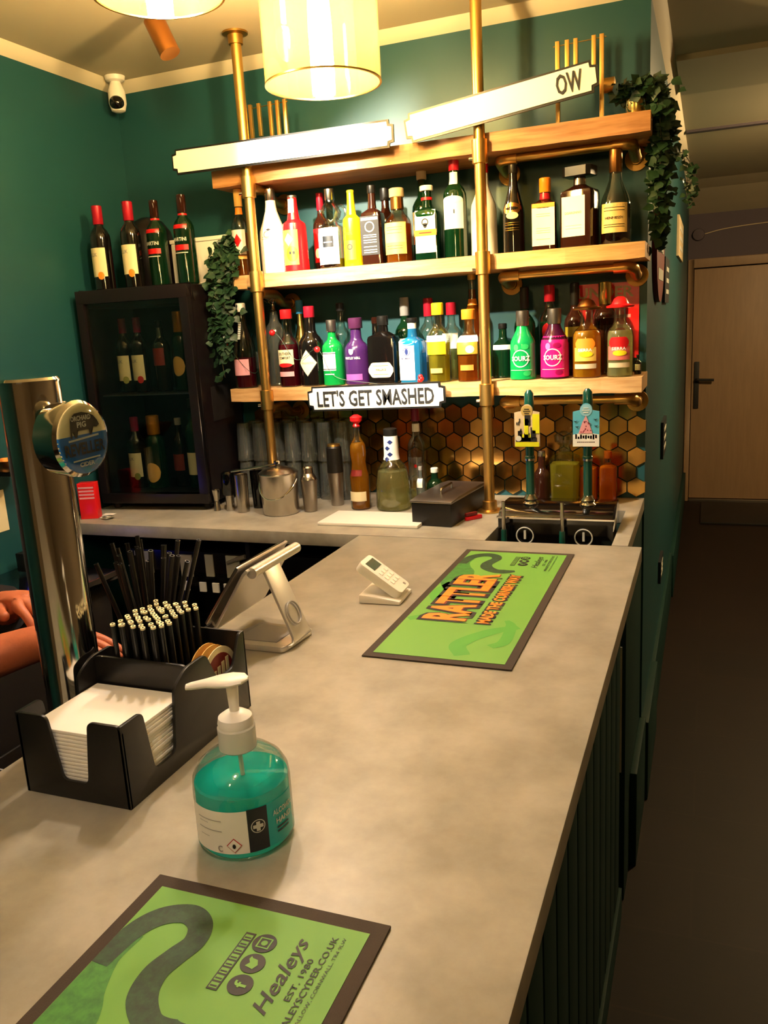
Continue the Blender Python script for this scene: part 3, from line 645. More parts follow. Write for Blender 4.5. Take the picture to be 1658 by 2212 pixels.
l = patch(c, -.04, .04, .03, .11, hexmat('dfbf7a')); wtext(c, 0, .07, 'HENNESSY', .05, .007, 'brown_glass', parent=l); lines(c, -.03, .03, [.098, .09, .052, .046], 'brown_glass', l, .0014)

# --- bottom shelf, left to right
c = S3('pink', 'clear bottle of dark red liqueur with pale pink label, leftmost on the bottom shelf', style='slope', capm='white_plastic', cap=(.9, 1.2), liquid=(.36, 'red_liquid'))
l = patch(c, -.032, .032, .045, .1, 'pink'); lines(c, -.005, .005, [.17 + .006 * k for k in range(10)], 'white', c.root, .0035)
c = S3('clear', 'empty looking clear bottle with grey cap behind the pink labelled bottle', capm='grey_plastic'); patch(c, -.02, .02, .06, .12, 'frosty_glass')
c = S3('goblet', 'clear bottle topped with a small chrome goblet stopper by the left pole', capm='chrome', capshape='goblet', cap=(.81, 1.0), style='spirit', glassm='frosty_glass')
c = S3('peach', 'peach liqueur bottle with cream label, red liquid and red cap', style='squat', liquid=(.55, 'red_liquid'), capm='red', cap=(.88, 1.3))
l = patch(c, -.032, .032, .075, .125, 'cream'); wtext(c, 0, .112, 'SOUTHERN', .044, .01, 'ink', parent=l); wtext(c, 0, .098, 'COMFORT', .04, .009, 'ink', parent=l); shape(c, 0, .074, .026, .007, 'disc', 'red', 'label_scroll'); patch(c, -.028, .03, .036, .052, 'pink', 'lower_label')
c = S3('gold', 'golden textured bottle with blue capped neck behind the peach liqueur', glassm='gold', capm=hexmat('2f7fa8', .3), cap=(.84, 1.2), style='bell')
c = S3('diamond', 'black apothecary gin bottle with cream diamond label', style='squat', glassm='black_glass', capm='foil_red', cap=(.86, 1.0))
l = shape(c, 0, .078, .036, .046, 'diamond', 'ink', 'label', .0008); shape(c, 0, .078, .033, .043, 'diamond', 'cream', 'label_face', .0013, l); wtext(c, 0, .078, "HENDRICK'S", .044, .0065, 'grey_plastic', parent=l, off=.002)
c = S3('green', 'bright green gin bottle with white label and silver cap', style='spirit', glassm=hexmat('0c7a34', .12), capm='steel_brushed', cap=(.82, 1.3))
l = patch(c, -.03, .022, .05, .11, 'white'); lines(c, -.03, .022, [.106, .055], 'ink', l, .0022); lines(c, -.02, .01, [.09, .084], 'grey_plastic', l); lines(c, -.02, .015, [.038], 'white', c.root, .003)
c = S3('clearb', 'clear bottle with dark cap behind the green gin', capm='black_plastic')
c = S3('purple', 'dark purple gin bottle with white print and lilac label', style='squat', glassm='purple', capm=hexmat('4a2040', .3), cap=(.84, 1.3))
wtext(c, -.002, .088, 'WHITLEY NEILL', .056, .008, 'pale_print'); shape(c, -.004, .108, .008, .009, 'shield', 'pale_print'); l = patch(c, -.034, .03, .016, .036, hexmat('8a4a90'), 'label')
c = S3('blackb', 'small dark bottle tucked behind the black square bottle', glassm='black_glass', capm='brown_glass')
c = S3('black_sq', 'wide black square bottle with cream hexagonal label', style='squaresh', glassm='black_glass', asp=.8, capm='black_plastic', cap=(.86, 1.1))
l = shape(c, 0, .046, .043, .024, 'hex', 'cream', 'label', .0008); wtext(c, 0, .047, 'WALLACE', .036, .007, 'ink', parent=l); lines(c, -.026, .026, [.032, .06], 'brass_dull', l)
c = S3('greycap', 'tall clear bottle with grey screw cap behind the black square bottle', glassm='green_glass', capm='grey_plastic', cap=(.78, 1.2)); patch(c, -.03, .03, .05, .14, 'white')
c = S3('blue', 'sky blue square gin bottle with tall white label', style='square', glassm='blue_glass', capm='black_plastic', cap=(.93, 1.3), asp=.75, rz=-.12)
l = patch(c, -.037, .018, .01, .132, 'white'); shape(c, -.0095, .132, .0275, .01, 'disc', 'white', 'label_arch', .0006, l); ring(c, -.0095, .1, .011, .013, 'blue_ink', parent=l); shape(c, -.0095, .1, .006, .01, 'disc', 'blue_ink', parent=l)
wtext(c, -.0095, .079, 'BOMBAY', .036, .006, 'blue_ink', parent=l); lines(c, -.027, .008, [.066, .06, .05, .044, .03], 'grey_plastic', l, .001); lines(c, -.034, .015, [.018], 'blue_ink', l, .001)
obj('collar', lt([(.172, .0145), (.19, .0145)], 20), 'pale_print', c.root)
c = S3('redfoil', 'tall bottle with red foil neck behind the sky blue gin', glassm='clear_glass', capm='foil_red', cap=(.78, 1.2), liquid=(.4, 'pale_liquid')); patch(c, -.03, .03, .06, .13, 'white')
c = S3('lemon', 'clear gin bottle with yellow label and yellow cap', liquid=(.5, 'yellow_liquid'), capm='yellow', cap=(.85, 1.35))
l = patch(c, -.034, .034, .088, .135, 'yellow'); patch(c, -.037, .037, .128, .147, 'white', 'label_band', .001, l); wtext(c, 0, .137, "GORDON'S", .036, .006, 'ink', parent=l); patch(c, -.02, .02, .03, .045, hexmat('e8d060'), 'lower_label')
c = S3('redcap', 'clear bottle with red cap behind the yellow labelled gin', capm='foil_red', cap=(.84, 1.3), liquid=(.4, 'pale_liquid')); patch(c, -.03, .03, .1, .15, 'white')
c = S3('tallamber', 'tallest amber bottle behind the left side of the right pole', liquid=(.84, 'amber_liquid'), capm='brass', cap=(.93, 1.2)); patch(c, -.028, .028, .235, .255, 'orange', 'neck_label')
c = S3('orangegin', 'gin bottle with orange fruit label and orange liquid by the right pole', style='squat', liquid=(.36, 'amber_liquid'), capm='orange', cap=(.86, 1.25))
l = patch(c, -.037, .037, .085, .125, hexmat('ee9630')); patch(c, -.04, .04, .122, .142, 'white', 'label_band', .001, l); shape(c, .012, .1, .014, .012, 'disc', 'cream', parent=l); wtext(c, 0, .131, "GORDON'S", .038, .006, 'ink', parent=l); patch(c, -.022, .022, .035, .052, hexmat('e08030'), 'lower_label')
c = S3('greenb', 'short green bottle with white band just right of the right pole', glassm='green_glass'); patch(c, -.033, .033, .09, .105, 'white')
c = S3('gsour', 'bright green liqueur bottle with white ring logo', style='stout', glassm=hexmat('0e8a44', .15), capm='steel_brushed', cap=(.78, 1.15))
def sourz(c, m1, m2):
    ring(c, 0, .065, .0235, .0265, 'pale_print'); wtext(c, 0, .065, 'SOURZ', .056, .015, 'pale_print', off=.0022, bold=.03); lines(c, -.036, .036, [.03], 'pale_print', c.root)
    bm = None; shape(c, -.014, .098, .008, .01, 'disc', m1, off=.0009); shape(c, .014, .1, .012, .008, 'disc', m2, off=.0009); shape(c, .02, .02, .012, .008, 'disc', m2, off=.0009)
sourz(c, hexmat('46c060', .3), hexmat('28a050', .3))
c = S3('blackneck', 'tall bottle with black neck behind the green liqueur', glassm='green_glass', cap=(.76, 1.1))
c = S3('raspberry', 'tall bottle with red foil neck and raspberry label between the two liqueurs', capm='foil_red', cap=(.82, 1.25), style='wine'); l = patch(c, -.03, .03, .05, .17, 'green_glass'); shape(c, .0, .14, .02, .026, 'disc', 'red', parent=l)
c = S3('psour', 'hot pink liqueur bottle with white ring logo', style='stout', glassm=hexmat('3a0a24', .12), capm='steel_brushed', cap=(.78, 1.15))
patch(c, -.1, .1, .006, .128, hexmat('c81866', .2), 'label', .0004, na=24, nz=10); sourz(c, hexmat('e86aa6', .3), hexmat('8a0a44', .3))
c = S3('darkneck', 'tall bottle with dark neck and olive label behind the pink liqueur', glassm='brown_glass', cap=(.76, 1.1)); patch(c, -.03, .03, .12, .15, hexmat('8a7a18')); patch(c, -.02, .03, .02, .05, 'ink', 'lower_label')
c = S3('orangehat', 'gold tequila bottle with orange sombrero cap', style='squat', liquid=(.6, 'gold_liquid'), capm='copper', capshape='hat', cap=(.86, 1.0))
def tequila(c, m_):
    l = shape(c, 0, .1, .03, .016, 'hex', m_, 'label'); patch(c, -.034, .034, .05, .09, hexmat('d8b04a') if m_ == 'orange' else hexmat('d86a5a'), 'label_field', .0008, l)
    wtext(c, 0, .083, 'SIERRA', .04, .009, 'white', parent=l); shape(c, .003, .07, .02, .008, 'disc', 'yellow', parent=l, off=.002); patch(c, -.034, .034, .028, .042, 'beige', 'lower_label')
tequila(c, 'orange')
c = S3('goldfoil', 'dark bottle with gold foil neck in front of the red poster', glassm='brown_glass', capm='gold', cap=(.76, 1.2), style='wine'); patch(c, -.033, .033, .15, .17, 'dark_liquid')
c = S3('redhat', 'clear tequila bottle with red sombrero cap', style='squat', liquid=(.58, 'pale_liquid'), capm='red_bright', capshape='hat', cap=(.86, 1.0)); tequila(c, 'red')
c = S3('mini', 'tiny dark miniature bottle with white label, rightmost on the bottom shelf', glassm='black_glass'); patch(c, -.008, .008, .012, .03, 'white')

# red berries dotted along the bottom shelf
rnd = random.Random(3)
for x, y, z, lab in ((-1.565, 2.5, 1.655, 'red berry hanging against the left ivy'), (-1.372, 2.528, 1.655 + .03, 'red berry beside the golden bottle'), (-1.205, 2.522, 1.622, 'red berry between the diamond label and green bottles'),
                     (-.975, 2.62, 1.67, 'red berry behind the black square bottle'), (-.858, 2.528, 1.52, 'red berry on the shelf by the sky blue gin')):
    pass
def berry(x, y, z, lab, bits):
    bm = B()
    for i in range(bits):
        b2 = B(); bmesh.ops.create_icosphere(b2, subdivisions=2, radius=.0085)
        place(b2, Matrix.Translation((rnd.uniform(-.008, .008) if bits > 1 else 0, 0, i * .006))); me = bpy.data.meshes.new('t'); b2.to_mesh(me); b2.free(); bm.from_mesh(me); bpy.data.meshes.remove(me)
    o = obj('berry', bm, 'red_bright', loc=(x, y, z)); tag(o, lab, 'berry', 'artificial red berries'); return o
berry(-.852, 2.527, ZS3 + .009, 'cluster of red berries on the bottom shelf by the sky blue gin bottle', 3)
# garland wire with berries
t = thing('berry_garland', 'thin garland with red berries looped between the bottles of the bottom shelf', 'garland', (0, 0, 0))
bm = B(); P = spline([(-1.56, 2.53, 1.70), (-1.55, 2.522, 1.66), (-1.45, 2.52, 1.56), (-1.37, 2.525, 1.69), (-1.29, 2.52, 1.60), (-1.207, 2.52, 1.63), (-1.15, 2.52, 1.54), (-1.0, 2.519, 1.511)], 8); tube(bm, P, .0008, 5); obj('wire', bm, 'leaf_dark', t)
for p in ((-1.555, 2.52, 1.665), (-1.372, 2.522, 1.692), (-1.207, 2.518, 1.63)):
    bm = B(); bmesh.ops.create_icosphere(bm, subdivisions=2, radius=.0105); obj('berry', bm, 'red_bright', t, loc=p)

# ------------------------------------------------------------------ display fridge on the back counter
FR = thing('wine_fridge', 'black glass door wine fridge standing on the back counter at the left', 'fridge', (-2.025, 2.345, 1.1005), math.radians(5.4))
FW, FD, FH = .425, .33, .768
bm = B()
for q in ((0, FW, FD - .02, FD, .02, FH), (0, .025, .03, FD, .02, FH), (FW - .025, FW, .03, FD, .02, FH), (0, FW, .03, FD, FH - .06, FH), (0, FW, .03, FD, .02, .06)): box(bm, *q)
obj('cabinet', bm, 'fridge_black', FR, bevel=.003)
for x in (.03, FW - .03):
    for y in (.05, FD - .05): bm = B(); lathe(bm, [(0, .014), (.02, .016)], 12, cx=x, cy=y); obj('foot', bm, 'black_matt', FR)
bm = B(); box(bm, 0, FW, 0, .028, FH - .045, FH - .002); box(bm, 0, FW, 0, .028, .025, .06); box(bm, 0, .028, 0, .028, .06, FH - .045); box(bm, FW - .032, FW, 0, .028, .06, FH - .045)
dr = obj('door', bm, 'fridge_black', FR, bevel=.002)
obj('pane', bx(.028, FW - .032, .01, .016, .06, FH - .045), 'pane_glass', dr, smooth=False)
bm = B()
for i in range(16): tube(bm, [(.03 + i * (FW - .06) / 15, .045, .408), (.03 + i * (FW - .06) / 15, FD - .03, .408)], .0018, 5)
tube(bm, [(.026, .05, .405), (FW - .026, .05, .405)], .0028, 6); tube(bm, [(.026, FD - .04, .405), (FW - .026, FD - .04, .405)], .0028, 6)
obj('wire_shelf', bm, 'steel_brushed', FR)
bm = B(); box(bm, FW + .0002, FW + .001, .1, .26, .3, .42)
obj('vent', bm, 'black_matt', FR, smooth=False)
def infr(lx, ly, lz):
    a = math.radians(5.4); return (-2.025 + lx * math.cos(a) - ly * math.sin(a), 2.345 + lx * math.sin(a) + ly * math.cos(a), 1.1005 + lz)
def fb(lx, ly, lz, r, h, label, style='wine', **k):
    p = infr(lx, ly, lz); return bottle(label, (p[0], p[1], r, h), style, z0=p[2], group='bottles inside the wine fridge', **k)
def winelabel(c, dot, s=0):
    h = c.h; l = patch(c, -c.r * 1.0 + s, c.r * 1.0 + s, h * .16, h * .5, 'cream'); wtext(c, -.006 + s, h * .42, 'LUK', .026, .012, 'grey_plastic', parent=l); shape(c, .012 + s, h * .17, .011, .013, 'disc', dot, parent=l)
zb, za = .0605, .4115
c = fb(.085, .13, za, .030, .26, 'wine bottle with cream label, left on the upper shelf inside the fridge', glassm='black_glass', capm='wine_red', cap=(.8, 1.15)); winelabel(c, hexmat('9a9a50'))
c = fb(.150, .12, za, .030, .26, 'wine bottle with cream label and red seal, second on the upper shelf inside the fridge', glassm='black_glass', capm='wine_red', cap=(.8, 1.15)); winelabel(c, 'red')
c = fb(.232, .13, za, .030, .245, 'dark bottle with red label, third on the upper shelf inside the fridge', glassm='black_glass', capm='black_plastic'); patch(c, -.026, .026, .09, .15, 'red_dark')
c = fb(.318, .12, za, .034, .272, 'champagne bottle with gold foil neck, right on the upper shelf inside the fridge', glassm='green_glass', capm='foil_gold', cap=(.74, 1.2)); l = shape(c, 0, .085, .026, .034, 'disc', 'amber_label', 'label'); 
c = fb(.085, .13, zb, .033, .26, 'wine bottle with cream label, left on the lower shelf inside the fridge', glassm='black_glass', capm='wine_red', cap=(.8, 1.15)); winelabel(c, hexmat('7a9a50'))
c = fb(.168, .12, zb, .036, .265, 'champagne bottle with orange foil and round orange label, lower shelf inside the fridge', glassm='green_glass', capm='foil_gold', cap=(.74, 1.2)); l = shape(c, 0, .06, .032, .036, 'disc', 'amber_label', 'label')
c = fb(.252, .15, zb, .028, .25, 'slim dark bottle with red patch, third on the lower shelf inside the fridge', glassm='black_glass', capm='grey_plastic'); patch(c, -.026, .026, .06, .12, 'red_dark')
c = fb(.33, .12, zb, .031, .32, 'tall bottle with pale label, right on the lower shelf inside the fridge', glassm='green_glass', capm='black_plastic'); patch(c, -.026, .028, .05, .13, 'cream')
# on top of the fridge
ZT = 1.1005 + FH + .0005; G = 'bottles standing on the wine fridge'
c = bottle('red capped wine bottle with cream label at the left end of the fridge top', (-1.965, 2.44, .0345, .28), 'wine', 'black_glass', 'foil_red', (.78, 1.2), z0=ZT, group=G); winelabel(c, 'orange')
c = bottle('red capped wine bottle with cream label, second from the left on the fridge', (-1.845, 2.45, .0345, .283), 'wine', 'black_glass', 'foil_red', (.78, 1.2), z0=ZT, group=G); winelabel(c, 'orange')
def vermouth(x, y, h, lab):
    c = bottle(lab, (x, y, .0345, h), 'wine', 'green_glass', 'brown_glass', (.8, 1.1), z0=ZT, group=G, liquid=(.7, 'dark_liquid'))
    l = patch(c, -.03, .03, h * .62, h * .665, 'red'); patch(c, -.03, .03, h * .38, h * .44, 'red', 'label_band'); wtext(c, 0, h * .5, 'MARTINI', .05, .012, 'pale_print'); lines(c, -.026, .026, [h * .35], 'pale_print', c.root, .003)
    obj('neck_band', lt([(h * .77, .0155), (h * .79, .0155)], 20), 'red', c.root)
vermouth(-1.775, 2.50, .285, 'dark vermouth bottle with red bands right beside the second wine bottle')
vermouth(-1.65, 2.48, .288, 'dark vermouth bottle with red bands standing alone on the right of the fridge')
t = thing('dispenser', 'dark domed dispenser with a red side behind the wine bottles on the fridge', 'dispenser', (-1.895, 2.62, ZT))
obj('body', lt([(0, .085), (.01, .09), (.16, .09), (.2, .08), (.235, .055), (.25, .02)], 36), 'fridge_black', t)
bm = B(); n_ = 10
g = [[bm.verts.new((math.sin(a) * .0915, -math.cos(a) * .0915, z)) for a in [(-.1 + .8 * i / n_) - .4 for i in range(n_ + 1)]] for z in (.012, .155)]
for i in range(n_): bm.faces.new([g[0][i], g[0][i + 1], g[1][i + 1], g[1][i]])
obj('front_panel', bm, 'red_dark', t)
t = thing('white_box', 'white plastic box behind the lone vermouth bottle on the fridge', 'box', (-1.69, 2.66, ZT))
obj('body', bx(-.108, .13, -.05, .05, 0, .15), 'white_plastic', t, bevel=.005); obj('lid', bx(-.111, .133, -.053, .053, .15, .164), 'white_plastic', t, bevel=.003)
obj('foot_rim', bx(-.111, .133, -.054, .053, 0, .012), 'white', t, bevel=.002)
# red box left of the fridge
t = thing('leaflet_box', 'red printed box standing in the corner left of the fridge', 'box', (-1.985, 2.235, 1.1005), .35)
obj('carton', bx(-.03, .03, -.02, .02, 0, .125), 'red_bright', t, bevel=.001)
bm = B()
for i in range(4): box(bm, -.026, .026, -.0208, -.0202, .07 + i * .012, .076 + i * .012)
obj('print', bm, 'pink', t, smooth=False)
bm = B(); rnd = random.Random(8)
for i in range(5):
    b2 = bx(-.02, .02, -.012, .012, 0, .001); place(b2, Matrix.Translation((.0 + i * .004, 0, .004 + .003 * i)) @ Matrix.Rotation(rnd.uniform(-.6, .6), 4, 'Z') @ Matrix.Rotation(rnd.uniform(-.15, .15), 4, 'X')); me = bpy.data.meshes.new('t'); b2.to_mesh(me); b2.free(); bm.from_mesh(me); bpy.data.meshes.remove(me)
tag(obj('paper_scraps', bm, 'white_paper', loc=(-1.915, 2.225, 1.101), smooth=False), 'crumpled white paper slips at the foot of the fridge', 'paper')

# ------------------------------------------------------------------ ivy
def leaf(bm, p, d, up, s, mi=0):
    d = d.normalized(); side = d.cross(up); side = side.normalized() if side.length > 1e-4 else d.orthogonal().normalized(); nn = side.cross(d)
    out = [(0, 0), (.12, .34), (.42, .5), (.62, .3), (1, 0)]
    mid = [bm.verts.new(p + d * (u * s) - nn * (.12 * s * u * u)) for u in (0, .12, .42, .62, 1)]
    for sg in (1, -1):
        e = [bm.verts.new(p + d * (u * s) + side * (sg * v_ * s) + nn * (.14 * s * v_) - nn * (.12 * s * u * u)) for u, v_ in out[1:4]]
        ch = [mid[0]] + e + [mid[4]]
        for i in range(4):
            q = [mid[i], ch[i], ch[i + 1], mid[i + 1]]; q = [v for k, v in enumerate(q) if v not in q[:k]]
            if len(q) > 2: bm.faces.new(q if sg > 0 else q[::-1]).material_index = mi
def strand(bml, bms, pts, rnd, s=.035, dens=5, spread=.02):
    P = spline(pts, 8); tube(bms, P, .0012, 5)
    for p in P[1:]:
        for k in range(dens):
            d = Vector((rnd.uniform(-1, 1), rnd.uniform(-1, .5), rnd.uniform(-1, .35))); q = p + Vector((rnd.gauss(0, spread), rnd.gauss(0, spread * .7), rnd.gauss(0, spread * .6)))
            leaf(bml, q, d, Vector((rnd.uniform(-.4, .4), -1, rnd.uniform(.2, 1))), s * rnd.uniform(.6, 1.15))
t = thing('ivy_plant', 'trailing artificial ivy in a gold pot at the right end of the top shelf', 'plant', (-.205, 2.615, ZS1 + .0005))
obj('pot', lt([(0, .029), (.003, .031), (.058, .033), (.06, .033), (.06, .03), (.045, .029), (.045, .001)], 32), 'gold', t)
rnd = random.Random(11); bl, bs = B(), B()
for k in range(10):
    a = rnd.uniform(0, 2 * PI); strand(bl, bs, [(0, 0, .045), (.02 * math.cos(a), .02 * math.sin(a), .075), (.05 * math.cos(a) + .03, .05 * math.sin(a), .075)], rnd, .034, 2, .014)
for k in range(6):
    yy = -.02 + .02 * k; strand(bl, bs, [(0, 0, .05), (.03, yy * .5, .085), (.055 + .01 * rnd.random(), yy, .03), (.066 + .012 * rnd.random(), yy, -.08), (.06, yy, -.2 - .03 * k)], rnd, .034, 3, .014)
strand(bl, bs, [(.02, .02, .05), (.06, .06, .02), (.08, .1, -.12), (.07, .12, -.25), (.065, .12, -.36)], rnd, .03, 1, .01)
strand(bl, bs, [(.03, 0, .04), (.075, 0, -.02), (.09, .0, -.1), (.125, .0, -.105), (.155, .0, -.16), (.16, .0, -.22)], rnd, .026, 1, .007)
strand(bl, bs, [(.125, .0, -.11), (.138, .0, -.16), (.135, .0, -.2), (.145, .0, -.25)], rnd, .02, 1, .006)
obj('foliage', bl, 'leaf', t); obj('stems', bs, 'stem', t)
t = thing('ivy_garland', 'artificial ivy hanging beside the fridge at the left end of the shelves', 'plant', (-1.535, 2.56, 2.02))
rnd = random.Random(5); bl, bs = B(), B()
for k in range(6):
    dx = -.045 + .018 * k; strand(bl, bs, [(.01, .0, .0), (dx * .8, -.02, -.05), (dx - .01, -.04, -.14), (dx * .6 - .015, -.05, -.26), (-.03 + dx * .4, -.05, -.34 - .03 * (k % 3))], rnd, .032, 2, .012)
strand(bl, bs, [(0, 0, 0), (-.04, -.05, -.2), (-.035, -.055, -.38), (-.03, -.05, -.47)], rnd, .028, 1, .01)
obj('foliage', bl, 'leaf', t); obj('stems', bs, 'stem', t)

# ------------------------------------------------------------------ brass ornaments on the top shelf
def ornament(xs, lens, zt, label, knob=None):
    t = thing('brass_ornament', label, 'ornament', (xs[0], 2.6, ZS1 + .0005), group='brass rod ornaments on the top shelf'); H = zt - ZS1
    bm = B(); tube(bm, [(-.012, 0, H - .012), (xs[-1] - xs[0] + .012, 0, H - .008)], .0016, 8); obj('crossbar', bm, 'gold', t)
    for x, l in zip(xs, lens):
        xx = x - xs[0]; z1 = H; z0 = 0 if l is None else H - l
        bm = B(); box(bm, xx - .006, xx + .006, -.0055, .0055, z0, z1)
        o = obj('bar', bm, 'brass', t, bevel=.001)
    if knob:
        bm = lt([(0, .012), (.002, .02), (.03, .02), (.032, .012)], 24); place(bm, Matrix.Translation((xs[-1] - xs[0] + .005, 0, knob - ZS1)) @ Matrix.Rotation(PI / 2, 4, 'Y')); obj('round_fitting', bm, 'brass_dull', t)
ornament([-.423, -.396, -.372, -.322, -.300], [None, .13, .13, .1, None], 2.452, 'right brass rod ornament with five hanging bars behind the tilted sign', 2.318)
ornament([-1.425, -1.393, -1.352, -1.325, -1.298], [None, .1, .12, .11, None], 2.425, 'left brass rod ornament with five hanging bars behind the left pole', 2.29)
c = None

# ------------------------------------------------------------------ items on the back counter
Z1 = 1.1005
t = thing('jigger', 'small steel jigger at the left end of the counter tools', 'jigger', (-1.576, 2.395, Z1)); obj('cup', lt([(0, .0125), (.03, .009), (.034, .0075), (.04, .009), (.073, .014), (.073, .0125), (.045, .008)], 24), 'steel', t)
t = thing('measuring_cup', 'steel measure with a smoky glass beaker turned over it', 'cup', (-1.528, 2.405, Z1))
obj('base', lt([(0, .014), (.002, .015), (.07, .015)], 24), 'steel', t); obj('beaker', lt([(.055, .0215), (.06, .024), (.13, .0225), (.137, .015)], 24), 'smoke_glass', t)
t = thing('bar_tin', 'slim tall steel cocktail tin beside the smoky beaker', 'tin', (-1.468, 2.39, Z1)); obj('body', lt([(0, .019), (.002, .021), (.128, .0235), (.13, .0235), (.128, .021), (.01, .018)], 28), 'steel', t)
t = thing('smoky_glass', 'smoky grey glass with steel rim left of the ice bucket', 'glass', (-1.445, 2.46, Z1)); obj('body', lt([(0, .019), (.002, .021), (.125, .025), (.13, .025), (.128, .023), (.01, .019)], 28), 'smoke_glass', t)
t = thing('ice_bucket', 'round polished steel ice bucket with lid and swing handle', 'bucket', (-1.322, 2.39, Z1))
obj('body', lt([(0, .057), (.002, .059), (.006, .061), (.132, .065), (.137, .067), (.14, .066)], 48), 'steel', t)
obj('lid', lt([(.14, .066), (.142, .062), (.15, .052), (.157, .03), (.16, .014), (.163, .008)], 48), 'steel', t)
obj('lid_knob', lt([(.163, .006), (.168, .012), (.175, .013), (.179, .008)], 24), 'chrome', t)
bm = B(); R0 = .068; P = [Vector((-R0 * math.cos(a), -R0 * math.sin(a) * .9, .118 - .062 * math.sin(a))) for a in [PI * k / 16 for k in range(17)]]; tube(bm, P, .0028, 8); obj('handle', bm, 'chrome', t)
t = thing('ice_tongs', 'steel ice tongs lying across the tin and bucket', 'tongs', (-1.40, 2.385, Z1 + .146))
bm = B()
for s in (-1, 1): tube(bm, arc([(-.095, s * .008, -.005), (.02, s * .012, .012), (.07, s * .004, .022)], .02), .0028, 8)
obj('arms', bm, 'steel', t)
t = thing('cocktail_shaker', 'small steel cocktail shaker right of the ice bucket', 'shaker', (-1.232, 2.43, Z1))
obj('body', lt([(0, .02), (.002, .022), (.105, .0285), (.108, .0285)], 32), 'steel_brushed', t); obj('shoulder', lt([(.108, .0285), (.112, .028), (.122, .022), (.13, .017)], 32), 'steel', t); obj('cap', lt([(.13, .0175), (.148, .0165), (.153, .012)], 32), 'steel', t)
t = thing('boston_shaker', 'steel mixing tin with a black upper half in front of the glasses', 'shaker', (-1.178, 2.53, Z1))
obj('tin', lt([(0, .02), (.002, .021), (.115, .027)], 32), 'steel_brushed', t); obj('sleeve', lt([(.115, .0275), (.2, .026), (.205, .022)], 32), 'black_plastic', t); obj('rim', lt([(.205, .0225), (.212, .021)], 32), 'brass', t)
G = 'bottles standing on the back counter'
prof = [(0, .92), (.012, 1), (.36, .97), (.42, .8), (.5, .72), (.6, .84), (.68, .78), (.73, .5), (.78, .3), (.93, .28)]
c = bottle('ornate golden amber bottle with red stopper on the back counter', (-1.072, 2.49, .034, .315), prof=prof, glassm='clear_glass', liquid=(.7, 'gold_liquid'), capm='red', cap=(.87, 1.3), capshape='ball', z0=Z1, group=G)
l = patch(c, -.033, .033, .03, .062, 'cream'); patch(c, -.02, .02, .115, .135, 'red_dark', 'neck_label')
prof = [(0, .9), (.03, 1), (.3, 1), (.5, .86), (.58, .6), (.62, .44), (.66, .4), (.93, .37)]
c = bottle('squat round flask of pale spirit with blue and white capsule', (-.958, 2.50, .058, .268), prof=prof, liquid=(.48, 'pale_liquid'), capm='black_plastic', cap=(.92, 1.05), z0=Z1, group=G, foil=(.62, .91, 'white'))
for z, s in ((.205, -.004), (.225, .005), (.185, .004), (.17, -.006)): shape(c, s, z, .009, .008, 'diamond', 'blue_ink', 'capsule_print', .0022)
c = bottle('white rum bottle with dark red top standing at the back by the gold tiles', (-.925, 2.66, .0315, .315), liquid=(.1, 'pale_liquid'), capm='wine_red', cap=(.86, 1.2), z0=Z1, group=G); l = patch(c, -.026, .026, .07, .15, 'frosty_glass'); shape(c, .004, .12, .005, .006, 'disc', 'red', parent=l); obj('neck_label', lt([(.235, .013), (.262, .0125)], 20), 'white', c.root)
c = bottle('little round green glass bottle right of the white rum', (-.855, 2.63, .028, .115), 'round', 'green_glass', 'pale_print', (.86, 1.2), z0=Z1, group=G)
c = bottle('slim clear bottle with white label in front of the white rum', (-.885, 2.57, .016, .13), glassm='frosty_glass', capm='grey_plastic', z0=Z1, group=G); patch(c, -.01, .01, .06, .09, 'white')
# tumbler stacks
g0 = B(); H_, R0 = .137, .031
lathe(g0, [(0, R0), (.0, R0 - .0015), (.12, .0245), (.13, .0), ], 24, close=False)
g0.free()
def tumbler(x, y, z, lab, first=[None]):
    if first[0] is None:
        t = thing('tall_tumbler', lab, 'glass', (x, y, z), group='upturned tumblers stacked under the shelf')
        obj('glass', lt([(0, R0 - .0018), (0, R0), (H_ * .5, .0285), (H_ - .012, .026), (H_, .0245), (H_, .001)], 24, close=False), 'frosty_glass', t)
        obj('thick_base', lt([(H_ - .018, .0238), (H_ - .003, .0228)], 20), 'clear_glass', t); first[0] = t
    else:
        t = copy_tree(first[0]); t.location = (x, y, z); t['label'] = lab
    return t
for r_ in range(2):
    for k in range(7):
        for tier in range(2):
            tumbler(-1.585 + k * .0655 + .01 * r_, 2.635 + r_ * .07, Z1 + tier * (H_ + .001),
                    'clear upturned tumbler in the %s tier, %s row, of the stack behind the bar tools' % (('lower', 'upper')[tier], ('front', 'rear')[r_]))
# cutting board
tag(obj('chopping_board', bx(-1.12, -.79, 2.245, 2.41, Z1, Z1 + .01), 'white_plastic', bevel=.003), 'white plastic chopping board on the back counter', 'chopping board')
